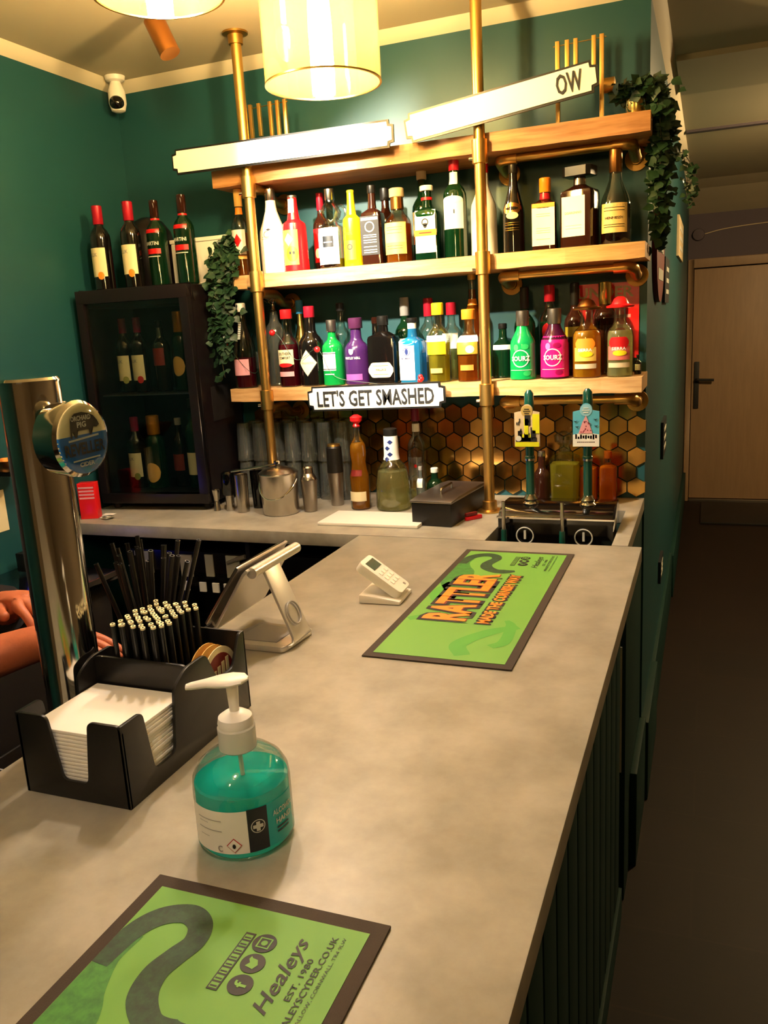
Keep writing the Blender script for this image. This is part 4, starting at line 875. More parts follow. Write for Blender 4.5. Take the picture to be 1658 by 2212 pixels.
# garnish tray
t = thing('garnish_tray', 'black garnish tray with hinged steel lid next to the chopping board', 'garnish tray', (-.758, 2.283, Z1), -.1)
bm = B(); L = .3; box(bm, -.064, .064, 0, L, 0, .07)
obj('tub', bm, 'black_plastic', t, bevel=.003)
bm = B(); prism(bm, [(-.004, .071), (L + .004, .071), (L + .004, .079), (L * .8, .084), (L * .2, .082), (-.004, .077)], 'x', -.068, .068); ld = obj('lid', bm, 'steel_brushed', t, bevel=.002)
bm = B(); tube(bm, arc([(-.0, .08, .08), (-.0, .08, .098), (-.0, .17, .1), (-.0, .17, .082)], .008), .004, 8); obj('lid_handle', bm, 'steel', ld)
t = thing('peg_clip', 'red plastic clip lying between the garnish tray and the right pole', 'clip', (-.656, 2.385, Z1), .9); obj('jaw', bx(-.03, .03, -.006, .006, 0, .012), 'red_bright', t, bevel=.003); obj('grip', bx(-.03, .012, -.006, .006, .014, .024), 'red_dark', t, bevel=.003)
# juices behind the beer engine
bottle('dark bottle with pale label behind the left beer pump', (-.494, 2.65, .026, .17), 'squat', 'brown_glass', 'steel', (.9, 1.1), z0=Z1, group=G)
patch(bottle.__globals__['c'], 0, .0001, .01, .0102, 'white') if False else None
c = bottle('square decanter of yellow liqueur with ball stopper behind the beer pumps', (-.418, 2.64, .046, .235), 'square', 'clear_glass', 'clear_glass', (.72, 1.1), z0=Z1, group=G, liquid=(.56, 'yellow_liquid'), capshape='ball')
for x, h in ((-.345, .165), (-.285, .17)):
    c = bottle('squared bottle of orange juice %s behind the right beer pump' % ('left' if x < -.3 else 'right'), (x, 2.655, .027, h), 'squaresh', 'clear_glass', 'amber_liquid', (.86, 1.3), z0=Z1, group=G, liquid=(.72, 'orange_liquid'))

# ------------------------------------------------------------------ beer engine
t = thing('beer_engine', 'glossy black two handle beer engine clamped in the gap of the back counter', 'beer engine', (-.392, 2.28, 0))
bm = B(); prism(bm, [(0, .86), (0, 1.135), (.02, 1.152), (.1, 1.165), (.15, 1.163), (.17, 1.15), (.17, .86)], 'x', -.163, .162)
obj('cabinet', bm, 'black_gloss', t, bevel=.004)
bm = B(); box(bm, -.165, .165, -.006, .004, 1.134, 1.139); obj('front_trim', bm, 'chrome', t, smooth=False)
def pumpclip(x, ca, cb, label_m, seed):
    hd = obj('pump_handle', lt([(0, .012), (.006, .0125), (.11, .0125), (.112, .0145), (.118, .0145), (.12, .0125), (.19, .0135), (.26, .0145), (.3, .013), (.31, .006)], 24), 'teal_handle', t, loc=(x, .085, 1.183))
    obj('ferrule', lt([(-.022, .024), (-.02, .024), (-.015, .018), (-.008, .021), (0, .016), (.006, .014)], 28), 'chrome', hd)
    obj('band', lt([(.106, .0148), (.112, .0148)], 24), 'chrome', hd)
    z0, z1 = 1.335, 1.432
    bm = B(); pts = [(x - .036, z0), (x + .036, z0), (x + .036, z1)] + [(x + .017 * math.cos(a), z1 + .004 + .019 * math.sin(a)) for a in [PI * k / 12 for k in range(13)]] + [(x - .036, z1)]
    prism(bm, pts, 'y', .05, .056); cl = obj('pump_clip', bm, ca, t, smooth=False)
    rr = random.Random(seed); bm = B()
    def sh(px, pz, w_, h_): box(bm, px - w_ / 2, px + w_ / 2, .0482, .0495, pz - h_ / 2, pz + h_ / 2)
    if seed == 1:
        sh(x + .026, 1.40, .02, .055); sh(x, z0 + .006, .068, .013); sh(x - .002, 1.385, .012, .06); sh(x - .004, 1.36, .03, .02)
        obj('clip_panel', bm, cb, cl, smooth=False)
        bm = B(); sh(x - .002, 1.355, .06, .012); sh(x + .002, 1.41, .016, .03); sh(x - .02, 1.37, .012, .02); sh(x + .018, 1.37, .014, .022); [sh(x + rr.uniform(-.03, .02), rr.uniform(1.355, 1.41), .003, rr.uniform(.004, .012)) for k in range(16)]; obj('clip_print', bm, 'ink', cl, smooth=False)
        bm = B(); prism(bm, circ(x - .024, 1.358, .008, 16), 'y', .047, .0485); obj('clip_spot', bm, 'pale_print', cl, smooth=False)
    else:
        prism(bm, [(x - .036, z0), (x + .036, z0), (x + .036, z0 + .033), (x, z0 + .04), (x - .036, z0 + .033)], 'y', .0482, .0495); obj('clip_panel', bm, cb, cl, smooth=False)
        bm = B()
        prism(bm, [(x - .02, 1.372), (x + .018, 1.372), (x + .008, 1.402), (x, 1.422), (x - .01, 1.402)], 'y', .047, .0485); obj('clip_tower', bm, 'pink', cl, smooth=False)
        bm = B(); [sh(x - .027 + .0068 * k, z0 + .026 + rr.uniform(-.002, .002), .005, rr.uniform(.006, .014)) for k in range(9)]; [sh(x - .022 + .0055 * k, z0 + .012, .004, .003) for k in range(9)]; obj('clip_script', bm, 'wine_red', cl, smooth=False)
        bm = B(); [sh(x - .014 + .028 * rr.random(), 1.375 + .03 * rr.random(), .003, .003) for k in range(14)]; place(bm, Matrix.Translation((0, -.0015, 0))); obj('clip_windows', bm, 'wine_red', cl, smooth=False)
        bm = B()
        for dx, dz in ((-.028, 1.405), (.026, 1.41), (-.024, 1.39), (.028, 1.392)): prism(bm, [(x + dx - .006, dz + .002), (x + dx, dz - .002), (x + dx + .006, dz + .003), (x + dx, dz + .001)], 'y', .0475, .0485)
        obj('birds', bm, 'navy', cl, smooth=False)
    bm = B(); prism(bm, circ(x, z1 + .004, .0165, 28), 'y', .0488, .0498); obj('crest', bm, hexmat('b89a50') if seed == 1 else hexmat('8fc8d8'), cl, smooth=False)
    bm = B(); [sh(x, z1 + .004 + dz, .02 - abs(dz), .0018) for dz in (-.006, 0, .006)]; place(bm, Matrix.Translation((0, -.0008, 0))); obj('crest_lines', bm, 'ink' if seed == 1 else 'white', cl, smooth=False)
    # tap spout rod and badge on the front
    bm = B(); tube(bm, [(x - .055, -.03, 1.19), (x - .055, -.03, 1.105)], .0055, 12); rd = obj('sparkler_rod', bm, 'steel', t)
    obj('rod_tip', lt([(1.075, .009), (1.108, .008)], 16, cx=x - .055, cy=-.03), 'teal_handle', rd)
    bm = B(); tube(bm, [(x - .055, -.03, 1.115), (x - .055, .002, 1.115)], .004, 8); obj('rod_stay', bm, 'chrome', rd)
    bm = B(); P = [(x + math.cos(a) * .024, -.006, 1.085 + math.sin(a) * .024) for a in [k * 2 * PI / 32 for k in range(33)]]; tube(bm, P, .002, 6, cap=False); box(bm, x - .003, x + .003, -.008, -.001, 1.075, 1.1); obj('badge', bm, 'pale_print', t)
mk('teal_handle', '0f4a3c', .2, coat=.5)
pumpclip(-.083, 'beige', hexmat('d8d81c', .4), None, 1)
pumpclip(.082, hexmat('58b4cc', .4), 'white', None, 2)

# ------------------------------------------------------------------ beer font with lens badge
t = thing('beer_tap', 'tall chrome beer tap column with a round lit lens badge', 'beer tap', (-.908, .932, 1.1005))
obj('column', lt([(.0, .0445), (.012, .0445), (.016, .0435), (.02, .0425), (.545, .0425), (.549, .043), (.553, .04), (.553, .001)], 64), 'chrome', t)
bm = B(); tube(bm, [(.03, -.02, .468), (.065, -.02, .468)], .02, 24); ar = obj('badge_arm', bm, 'chrome', t)
bm = B(); lathe(bm, [(0, .03), (.004, .043), (.01, .05), (.035, .0535), (.046, .0535), (.05, .049), (.05, .001)], 48); place(bm, Matrix.Translation((.05, -.02, .468)) @ Matrix.Rotation(PI / 2, 4, 'Y'))
bd = obj('lens_housing', bm, 'chrome', t)
def lens(pts_or, mat, name, off, parent):
    bm = B(); prism(bm, pts_or, 'x', .1, .1 + off); return obj(name, bm, mat, parent, loc=(0, -.02, .468), smooth=False)
# outlines are (y, z) on the lens face
lf = lens(circ(0, 0, .0485, 48), 'cream', 'lens_face', .002, bd)
bl_ = [(.0485 * math.cos(a), .0485 * math.sin(a)) for a in [PI - .12 + (PI + .24) * k / 30 for k in range(31)]]
bm = B(); prism(bm, bl_, 'x', .1, .1026); obj('blue_field', bm, 'pig_blue', lf, smooth=False)
pig = [(-.026, .018), (-.024, .03), (-.014, .036), (.002, .037), (.016, .034), (.026, .03), (.034, .022), (.037, .016), (.031, .013), (.024, .014), (.018, .011), (.018, .004), (.014, .004), (.013, .012), (.0, .012), (-.012, .012), (-.014, .003), (-.018, .003), (-.018, .012), (-.023, .012), (-.024, .003), (-.028, .003)]
bm = B(); vs = [bm.verts.new((.1032, p[0] * .92, p[1])) for p in pig]; f = bm.faces.new(vs); bmesh.ops.triangulate(bm, faces=bm.faces); bmesh.ops.recalc_face_normals(bm, faces=bm.faces); obj('boar_print', bm, 'ink', lf, smooth=False)
def ltext(s, y, z, w_, h_, mat, off, bold=.03, sh=0):
    bm = text_bm(s, w_, h_, bold=bold, shear=sh); place(bm, Matrix.Translation((.1 + off, y, z)) @ Matrix(((0, 0, 1, 0), (1, 0, 0, 0), (0, 1, 0, 0), (0, 0, 0, 1)))); obj('lettering', bm, mat, lf, smooth=False)
ltext('ORCHARD', -.002, .029, .04, .007, 'pale_print', .0038); ltext('PIG', -.002, .02, .018, .008, 'pale_print', .0038)
ltext('REVELLER', 0, -.013, .08, .017, 'navy', .0038); ltext('CIDER', 0, -.035, .03, .006, 'pale_print', .0038)
bm = B(); prism(bm, [(-.03, -.002), (.03, .001), (.03, .0035), (-.03, .0005)], 'x', .1028, .1036); prism(bm, [(-.026, -.03), (.028, -.029), (.028, -.027), (-.026, -.028)], 'x', .1028, .1036); obj('white_bars', bm, 'pale_print', lf, smooth=False)
bm = B(); lathe(bm, [(.0042, .0487), (.0075, .043), (.0095, .03), (.0105, .012), (.0107, .001)], 48, close=False); place(bm, Matrix.Translation((.1, -.02, .468)) @ Matrix.Rotation(PI / 2, 4, 'Y')); obj('lens_dome', bm, 'clear_glass', bd)

# ------------------------------------------------------------------ caddy
CX0, CX1, CY0, CY1 = -.858, -.684, .768, 1.078
cd = thing('bar_caddy', 'black plastic bar caddy holding napkins, straws and coasters', 'caddy', (0, 0, 1.1005))
def wallx(x, outline, name):    # panel in the yz plane, thickness along x
    bm = B(); prism(bm, outline, 'x', x, x + .005); return obj(name, bm, 'black_plastic', cd, bevel=.0012)
def rc(pts, rad=.012): return [tuple(p)[:2] for p in arc([Vector((p[0], p[1], 0)) for p in pts], rad, 5)]
zf = .118
o1 = rc([(CY0, 0), (CY0, zf - .001), (CY0, zf), (CY0 + .045, zf), (CY0 + .058, .027), (CY0 + .105, .027), (CY0 + .118, zf), (CY0 + .15, zf + .018), (CY0 + .2, zf + .018), (CY0 + .225, .085), (CY0 + .27, .085), (CY1 - .015, zf + .014), (CY1, zf + .014), (CY1, 0)], .01)
wallx(CX1 - .005, o1, 'right_side'); wallx(CX0, o1, 'left_side')
o2 = rc([(CX0, 0), (CX0, zf), (CX0 + .052, zf), (CX0 + .066, .027), (CX0 + .108, .027), (CX0 + .12, zf), (CX1, zf), (CX1, 0)], .01)
bm = B(); prism(bm, o2, 'y', CY0, CY0 + .005); obj('front_side', bm, 'black_plastic', cd, bevel=.0012)
bm = B(); prism(bm, rc([(CX0 + .005, 0), (CX0 + .005, zf + .018), (CX1 - .005, zf + .018), (CX1 - .005, 0)], .01), 'y', CY0 + .155, CY0 + .16); obj('divider', bm, 'black_plastic', cd, bevel=.0012)
obj('back_side', bx(CX0, CX1, CY1 - .005, CY1, 0, zf + .014), 'black_plastic', cd, bevel=.0012)
obj('bottom', bx(CX0 + .005, CX1 - .005, CY0 + .005, CY1 - .005, 0, .004), 'black_plastic', cd, smooth=False)
obj('coaster_divider', bx(CX1 - .044, CX1 - .0415, CY0 + .16, CY1 - .005, .004, zf - .02), 'black_plastic', cd, smooth=False)
# napkins
rnd = random.Random(2)
for i in range(16):
    z = 1.1005 + .0045 + i * .0056; a = rnd.uniform(-.012, .012); bm = bx(-.078, .078, -.07, .07, 0, .0052)
    o = obj('paper_napkin', bm, 'white_paper', bevel=.0012, loc=((CX0 + CX1) / 2 + rnd.uniform(-.0015, .0015), CY0 + .0805, z), rot=(0, 0, a))
    tag(o, 'topmost white paper napkin in the caddy, its surface fully in view' if i == 15 else 'white paper napkin within the stack in the caddy', 'napkin', 'stack of napkins in the caddy')
# straws
def straw(p0, p1, r, lab, grp, tip, cache={}):
    p0, p1 = Vector(p0), Vector(p1); L = (p1 - p0).length
    k = grp
    if k not in cache:
        bm = B(); lathe(bm, [(0, r), (1, r), (1, r * .75), (0, r * .75)], 10, close=False); t = thing('drinking_straw', lab, 'straw', group=grp); obj('tube', bm, 'black_plastic', t)
        if tip: obj('tip', lt([(.985, r * 1.02), (1.001, r * 1.02), (1.001, r * .45)], 10, close=False), tip, t)
        cache[k] = t
    else: t = copy_tree(cache[k])
    q = Vector((0, 0, 1)).rotation_difference(p1 - p0); t.rotation_mode = 'QUATERNION'; t.rotation_quaternion = q; t.location = p0; t.scale = (1, 1, L); t['label'] = lab
rnd = random.Random(21)
for i in range(13):
    for j in range(5):
        if j == 4 and i > 3 and i < 10 and i % 2: continue
        y = .948 + i * .0088 + rnd.uniform(-.0006, .0006); x = -.8255 + j * .0183 + (i % 2) * .008 + rnd.uniform(-.0006, .0006)
        straw((x, y, 1.106), (x + .012, y - .02, 1.288 + rnd.uniform(-.003, .003)), .0038, 'short black straw with a pale open end, in the bundle in the caddy', 'short straws in the caddy', 'cream')
t = thing('straw_holder', 'black cup of long straws behind the bar caddy', 'cup', (-.885, 1.105, 1.1005)); obj('cup', lt([(0, .034), (.003, .036), (.12, .04), (.12, .037), (.01, .033)], 28), 'black_plastic', t)
for i in range(26):
    a = rnd.uniform(0, 2 * PI); q = rnd.random() ** .5; bx0 = .02 * q * math.cos(a); by0 = .02 * q * math.sin(a)
    tx = .11 * q * math.cos(a); ty = .06 * q * math.sin(a)
    straw((-.885 + bx0 * .8, 1.105 + by0 * .8, 1.108), (-.885 + tx * 1.0 + .01, 1.105 + ty, 1.352 + rnd.uniform(-.02, .015)), .004, 'long black straw fanned out in the cup behind the caddy', 'long straws fanned in the cup', None)
# coasters leaning in the caddy side slot
for i, (dx, lab) in enumerate(((-.038, 'plain pale card coaster, back one of the three in the caddy slot'), (-.03, 'pale card coaster between the other two in the caddy slot'), (-.02, 'dark red printed coaster, front one in the caddy slot'))):
    t = thing('coaster', lab, 'coaster', (CX1 + dx * .9, 1.012 + .006 * i, 1.1005 + .072 + .004 * (2 - i)))
    bm = B(); prism(bm, circ(0, 0, .05, 40), 'x', 0, .0015); obj('disc', bm, 'amber_label' if i < 2 else 'cream', t, smooth=False)
    if i == 2:
        bm = B(); prism(bm, circ(0, 0, .04, 32), 'x', .0015, .002); obj('print', bm, 'red_dark', t, smooth=False)
        bm = B(); [box(bm, .002, .0026, -.03 + .012 * k, -.022 + .012 * k, -.016 + .004 * k, .012 + .004 * k) for k in range(5)]; obj('printed_bars', bm, 'cream', t, smooth=False)

# ------------------------------------------------------------------ sanitiser
t = thing('sanitiser_bottle', 'clear pump bottle of turquoise hand gel on the bar counter', 'bottle', (-.511, .768, 1.1005), .40)
c = Ctx(); c.r, c.h, c.asp, c.sq, c.root = .0585, .12, 1, False, t
c.prof = [(0, .86), (.02, .94), (.06, 1), (.62, 1), (.72, .975), (.82, .87), (.9, .68), (.96, .42), (1.0, .31)]
obj('shell', lt([(z * c.h, r * c.r) for z, r in c.prof], 56), 'clear_glass', t)
obj('gel', lt([(.003, .85 * c.r * .95)] + [(z * c.h, r * c.r * .955) for z, r in c.prof if .02 <= z <= .62] + [(.079, c.r * .955), (.0795, .9 * c.r)], 56), 'gel', t)
l = patch(c, -.068, .012, .012, .066, 'white', 'label', .0006, na=28); patch(c, .012, .036, .012, .067, 'navy', 'label_stripe', .0008, na=10)
l3 = patch(c, .036, .08, .012, .067, 'teal_gel', 'label_panel', .0006, na=14)
ring(c, .024, .044, .0075, .0085, 'pale_print'); bm = None
def quadp(c, s0, s1, z0, z1, m_, p): return patch(c, s0, s1, z0, z1, m_, 'cross', .0016, p, 4, 2)
quadp(c, .0218, .0262, .038, .050, 'pale_print', t); quadp(c, .018, .030, .0418, .0462, 'pale_print', t)
lines(c, -.052, -.018, [.054, .041], 'grey_plastic', l, .0009); lines(c, -.05, -.036, [.0495, .032], 'grey_plastic', l, .0006); wtext(c, -.022, .019, 'C', .006, .008, 'grey_plastic', parent=l)
shape(c, -.005, .0235, .009, .0095, 'diamond', 'red', parent=l); shape(c, -.005, .0235, .0078, .0083, 'diamond', 'white', parent=l, off=.0016); shape(c, -.005, .023, .002, .003, 'disc', 'ink', parent=l, off=.002)
wtext(c, .06, .052, 'ALCOHOL', .034, .007, 'pale_print', parent=l3); wtext(c, .06, .04, 'HAND', .026, .007, 'pale_print', parent=l3); lines(c, .048, .068, [.031, .026], 'navy', l3, .002)
obj('collar', lt([(.116, .021), (.118, .0225), (.144, .0225), (.146, .021)], 32), 'milky', t)
cp = obj('pump_cap', lt([(.146, .021), (.15, .0215), (.157, .02), (.162, .013), (.164, .008)], 32), 'white_plastic', t)
bm = B(); tube(bm, [(0, 0, .16), (0, 0, .197)], [.0055, .0075], 16); obj('stem', bm, 'milky', cp)
bm = B(); n_ = 20; rings = []
for u, w_, z, th in ((-.02, .004, .2035, .002), (-.014, .014, .2035, .004), (0, .018, .2025, .006), (.015, .015, .2015, .006), (.03, .0085, .2, .005), (.048, .0055, .1975, .0045), (.054, .0045, .1965, .0035)):
    rings.append([bm.verts.new((-u, w_ * math.cos(a), z + th * math.sin(a))) for a in [k * 2 * PI / n_ for k in range(n_)]])
for a, b_ in zip(rings, rings[1:]):
    for k in range(n_): bm.faces.new([a[k], b_[k], b_[(k + 1) % n_], a[(k + 1) % n_]])
bm.faces.new(rings[0]); bm.faces.new(rings[-1][::-1]); bmesh.ops.recalc_face_normals(bm, faces=bm.faces)
place(bm, Matrix.Rotation(-.03, 4, 'Z')); obj('pump_spout', bm, 'white_plastic', cp)
bm = B(); tube(bm, [(0, 0, .155), (.002, 0, .08), (.01, 0, .008)], .0028, 8); obj('dip_tube', bm, 'milky', t)

# ------------------------------------------------------------------ bar mats
def barmat(x_right, y_near, label):
    W_, L_ = .282, .735
    t = thing('bar_mat', label, 'bar mat', (x_right, y_near, 1.1003), PI / 2, 'green cider bar runners')
    obj('rubber_border', bx(0, L_, 0, W_, 0, .003), 'rubber', t, bevel=.001)
    obj('green_field', bx(.018, L_ - .018, .016, W_ - .016, .0031, .0036), 'mat_green', t, smooth=False)
    z = .0039
    def rb(pts, ws, m_, name, z_):
        P = spline([Vector((p[0], p[1])) for p in pts], 8); n = len(P); bm = B()
        W2 = [ws[min(int(i / (n - 1) * (len(ws) - 1)), len(ws) - 2)] + (ws[min(int(i / (n - 1) * (len(ws) - 1)), len(ws) - 2) + 1] - ws[min(int(i / (n - 1) * (len(ws) - 1)), len(ws) - 2)]) * ((i / (n - 1) * (len(ws) - 1)) % 1 if i < n - 1 else 1) for i in range(n)]
        ribbon(bm, P, W2, 0, z_)
        for v in bm.verts: v.co.x = min(max(v.co.x, .0185), L_ - .0185); v.co.y = min(max(v.co.y, .0165), W_ - .0165)
        return obj(name, bm, m_, t, smooth=False)
    rb([(.40, .2), (.47, .235), (.531, .238), (.565, .25), (.608, .257), (.647, .252)], [.08, .075, .06, .05, .035, .03], 'mat_fade', 'faded_coil', z)
    rb([(.600, .256), (.647, .252), (.675, .237), (.687, .211), (.677, .19), (.655, .182), (.631, .189), (.606, .195), (.578, .188), (.556, .165), (.552, .14), (.56, .115)], [.02, .026, .028, .028, .026, .025, .027, .028, .03, .026, .03, .012], 'mat_scale', 'scaled_coil', z + .0002)
    rb([(.04, .1), (.09, .12), (.16, .08), (.2, .03)], [.03, .034, .03, .02], 'mat_green_soft', 'soft_coil', z)
    rb([(.09, .06), (.12, .04), (.2, .045), (.23, .06)], [.02, .024, .022, .01], 'mat_green_soft', 'soft_coil', z + .0001)
    rb([(.2, .26), (.26, .2), (.36, .25), (.45, .24)], [.02, .03, .03, .02], 'mat_green_soft', 'soft_coil', z)
    def tx(s, x0, x1, y, h_, m_, name='lettering', zz=.0003, bold=.02, sh=0, grow=0):
        bm = text_bm(s, x1 - x0 + grow, h_ + grow, bold=bold, shear=sh); place(bm, Matrix.Translation(((x0 + x1) / 2, y, z + zz))); return obj(name, bm, m_, t, smooth=False)
    # big title with a black backing
    for s, x0, x1, y, h_ in (('RATTLER', .206, .527, .187, .096), ('MADE THE CORNISH WAY', .203, .53, .103, .026)):
        g = .012 if h_ > .05 else .006
        bk_ = tx(s, x0, x1, y, h_, 'ink', 'title_outline', .0005, .13 if h_ > .05 else .09, grow=g + .004); tx(s, x0, x1, y, h_, 'red_dark', 'title_shadow', .0007, .06); tx(s, x0 + .001, x1 - .001, y + .001, h_ * .97, 'orange', 'title', .0009, .035)
    bm = B()
    for cx_, cy_ in ((.619, .108), (.646, .110), (.673, .112)): plate(bm, circ(cx_, cy_, .0125, 28), z, z + .0003)
    obj('icon_discs', bm, 'ink', t, smooth=False)
    tx('f', .615, .623, .108, .013, 'mat_green', 'icon', .0006)
    bm = B(); z2 = z + .0006
    bm.faces.new([bm.verts.new((.646 + a, .110 + b_, z2)) for a, b_ in ((-.007, -.003), (-.001, -.006), (.005, -.003), (.006, .003), (.008, .005), (.004, .006), (.0, .003), (-.005, .006), (-.006, .001))])
    obj('icon', bm, 'mat_green', t, smooth=False)
    bm = B()
    for a in (circ(.673, .112, .0035, 12),): bm.faces.new([bm.verts.new((p[0], p[1], z2)) for p in a])
    for q in ((-.007, .007, .0055, .007), (-.007, .007, -.007, -.0055), (-.007, -.0055, -.0055, .0055), (.0055, .007, -.0055, .0055)): box(bm, .673 + q[0], .673 + q[1], .112 + q[2], .112 + q[3], z2 - .0001, z2)
    obj('icon', bm, 'mat_green', t, smooth=False)
    bm = B(); box(bm, .606, .682, .126, .1375, z, z + .0003); obj('boxed_strip', bm, 'ink', t, smooth=False)
    bm = B(); [box(bm, .6078 + .0092 * k, .6146 + .0092 * k, .1275, .136, z + .0004, z + .0005) for k in range(8)]; obj('strip_boxes', bm, 'mat_green', t, smooth=False)
    bm = B(); [box(bm, .6094 + .0092 * k, .6112 + .0092 * k, .1282, .1353, z + .0006, z + .0007) for k in range(8)]; obj('strip_strokes', bm, 'ink', t, smooth=False)
    tx('Healeys', .594, .69, .074, .021, 'ink', 'script', .0003, .012, .35)
    tx('EST. 1980', .615, .668, .0575, .0065, 'ink', 'lettering', .0003, .01)
    tx('HEALEYSCYDER.CO.UK', .574, .702, .0465, .0068, 'ink', 'lettering', .0003, .01)
    tx('PENHALLOW, CORNWALL, TR4 9LW', .574, .703, .0365, .0042, 'ink', 'lettering', .0003, .0)
    return t
barmat(-.302, 1.312, 'green cider bar mat at the far end beside the card reader')
barmat(-.284, -.068, 'green cider bar mat nearest the viewer, cut by the picture edge')

# ------------------------------------------------------------------ card reader
t = thing('card_reader', 'white card reader tilted in its charging dock', 'card reader', (-.662, 1.64, 1.1005), .05)
bm = B(); prism(bm, [(-.046, 0), (.046, 0), (.046, .016), (.02, .012), (-.03, .02), (-.046, .018)], 'x', -.045, .045)
bm2 = B(); prism(bm2, [(-.045, 0), (.05, 0), (.05, .008), (.0, .016), (-.045, .02)], 'y', -.05, .045); bm.free()
obj('dock', bm2, 'white_plastic', t, bevel=.004)
mt = Matrix.Translation((-.003, 0, .048)) @ Matrix.Rotation(.62, 4, 'Y')
bm = B(); pts = rc([(-.058, -.036), (.058, -.036), (.058, .036), (-.058, .036), (-.058, -.0359)], .014); plate(bm, rc([(0, -.036), (.058, -.036), (.058, .036), (-.058, .036), (-.058, -.036), (0, -.036)], .014)[:-1], -.011, .011); place(bm, mt)
bd = obj('reader_body', bm, 'white_plastic', t, bevel=.004)
bm = B(); box(bm, -.046, -.02, -.024, .024, .0111, .0117); place(bm, mt); obj('screen', bm, 'screen', bd, smooth=False)
for i in range(3):
    for j in range(3):
        bm = B(); box(bm, -.01 + i * .016, -.001 + i * .016, -.022 + j * .017, -.012 + j * .017, .0111, .0125); place(bm, mt); obj('key', bm, 'white', bd, smooth=False)
bm = B(); prism(bm, circ(.047, .016, .004, 12), 'z', .0111, .0118); place(bm, mt); obj('green_key_mark', bm, 'grey_plastic', bd, smooth=False)

# ------------------------------------------------------------------ tablet stand
mk('aluminium', 'cfcabf', .32, .55)
t = thing('tablet_stand', 'silver aluminium stand holding a tablet turned to the bar staff', 'tablet stand', (0, 0, 1.1005))
bm = B(); plate(bm, rc([(-.80, 1.29), (-.735, 1.29), (-.725, 1.40), (-.85, 1.41), (-.87, 1.33), (-.86, 1.29), (-.80, 1.29)], .012)[:-1], 0, .012); obj('base', bm, 'aluminium', t, bevel=.003)
bm = B(); plate(bm, [(-.85, 1.31), (-.76, 1.31), (-.755, 1.385), (-.84, 1.395)], .012, .0135); obj('base_pad', bm, 'grey_plastic', t, smooth=False)
# arm: a bent strip rising from the right edge and leaning over to the left
prof = [(-.735, .0), (-.722, .012), (-.724, .03), (-.775, .15), (-.785, .162)]
def strip(pr, y0, y1, th, taper=0):
    bm = B(); n = len(pr); a = []
    for i, p in enumerate(pr):
        q0 = Vector(pr[max(i - 1, 0)]); q1 = Vector(pr[min(i + 1, n - 1)]); d = (q1 - q0).normalized(); nn = Vector((-d.y, d.x)) * th / 2
        tp = taper * i / (n - 1)
        a.append([bm.verts.new((p[0] + s * nn.x, y, p[1] + s * nn.y)) for s, y in ((1, y0 + tp), (-1, y0 + tp), (-1, y1 - tp), (1, y1 - tp))])
    for u, v in zip(a, a[1:]):
        for k in range(4): bm.faces.new([u[k], v[k], v[(k + 1) % 4], u[(k + 1) % 4]])
    bm.faces.new(a[0]); bm.faces.new(a[-1][::-1]); bmesh.ops.recalc_face_normals(bm, faces=bm.faces); return bm
obj('arm', strip([tuple(p)[:2] for p in arc([Vector((q[0], q[1], 0)) for q in [(-.76, .006), (-.722, .006), (-.785, .162)]], .018, 6)], 1.30, 1.40, .006, .02), 'aluminium', t, bevel=.0015)
bm = B(); P = [(-.7415 - .0 + math.cos(a) * .0, 1.35 + math.cos(a) * .021, .062 + math.sin(a) * .021) for a in [k * 2 * PI / 28 for k in range(29)]]
P = [(p[0] - (p[2] - .062) * .405 + .0035, p[1], p[2]) for p in P]; tube(bm, P, .0018, 6, cap=False); obj('cable_ring', bm, 'grey_plastic', t)
bm = B(); tube(bm, [(-.786, 1.285, .158), (-.786, 1.47, .158)], .011, 20); obj('hinge_bar', bm, 'aluminium', t)
obj('cradle', strip([(-.79, .165), (-.80, .155), (-.868, .05), (-.876, .043)], 1.275, 1.465, .006), 'aluminium', t, bevel=.0015)
obj('cradle_lip', strip([(-.876, .043), (-.884, .036), (-.892, .042), (-.895, .05)], 1.30, 1.36, .006), 'aluminium', t, bevel=.0015)
t = thing('tablet', 'slim tablet with dark screen leaning in the silver stand', 'tablet', (0, 0, 1.1005))
obj('case', strip([(-.8065, .171), (-.8895, .054)], 1.27, 1.47, .006), 'steel_brushed', t, bevel=.0015)
obj('screen', strip([(-.8104, .1735), (-.8932, .057)], 1.275, 1.465, .001), 'black_gloss', t, smooth=False)

# ------------------------------------------------------------------ clutter at the far left
t = thing('glass_bowl', 'amber glass bowl on a bracket at the left wall', 'bowl', (-1.995, 1.92, 1.36))
obj('bowl', lt([(-.04, .01), (-.035, .03), (-.015, .05), (.0, .055), (0, .051), (-.03, .028)], 32), 'copper', t)
obj('bracket', bx(-.0635, .02, -.012, .012, -.052, -.04), 'black_matt', t, bevel=.002)
tag(obj('wall_notice', bx(XL + .0005, XL + .003, 1.89, 1.94, 1.13, 1.26), 'cream', smooth=False), 'narrow cream notice on the teal wall left of the tap', 'notice')
t = thing('coaster_stack', 'round beige coaster lying on the black side counter', 'coaster', (-1.79, 1.62, 1.0005)); obj('disc', lt([(0, .045), (.008, .045)], 32), 'beige', t)
t = thing('indicator_light', 'small blue indicator lamp glowing beside the tap column', 'light', (-2.0, 1.93, 1.0005)); obj('case', bx(-.02, .02, -.02, .02, 0, .06), 'black_plastic', t, bevel=.003); obj('led', bx(.0201, .024, -.012, .012, .008, .056), 'led_blue', t, smooth=False)
t = thing('cable_bundle', 'tangle of thin black cables by the caddy at the bar edge', 'cables', (-.99, .83, 1.02)); rnd = random.Random(9)
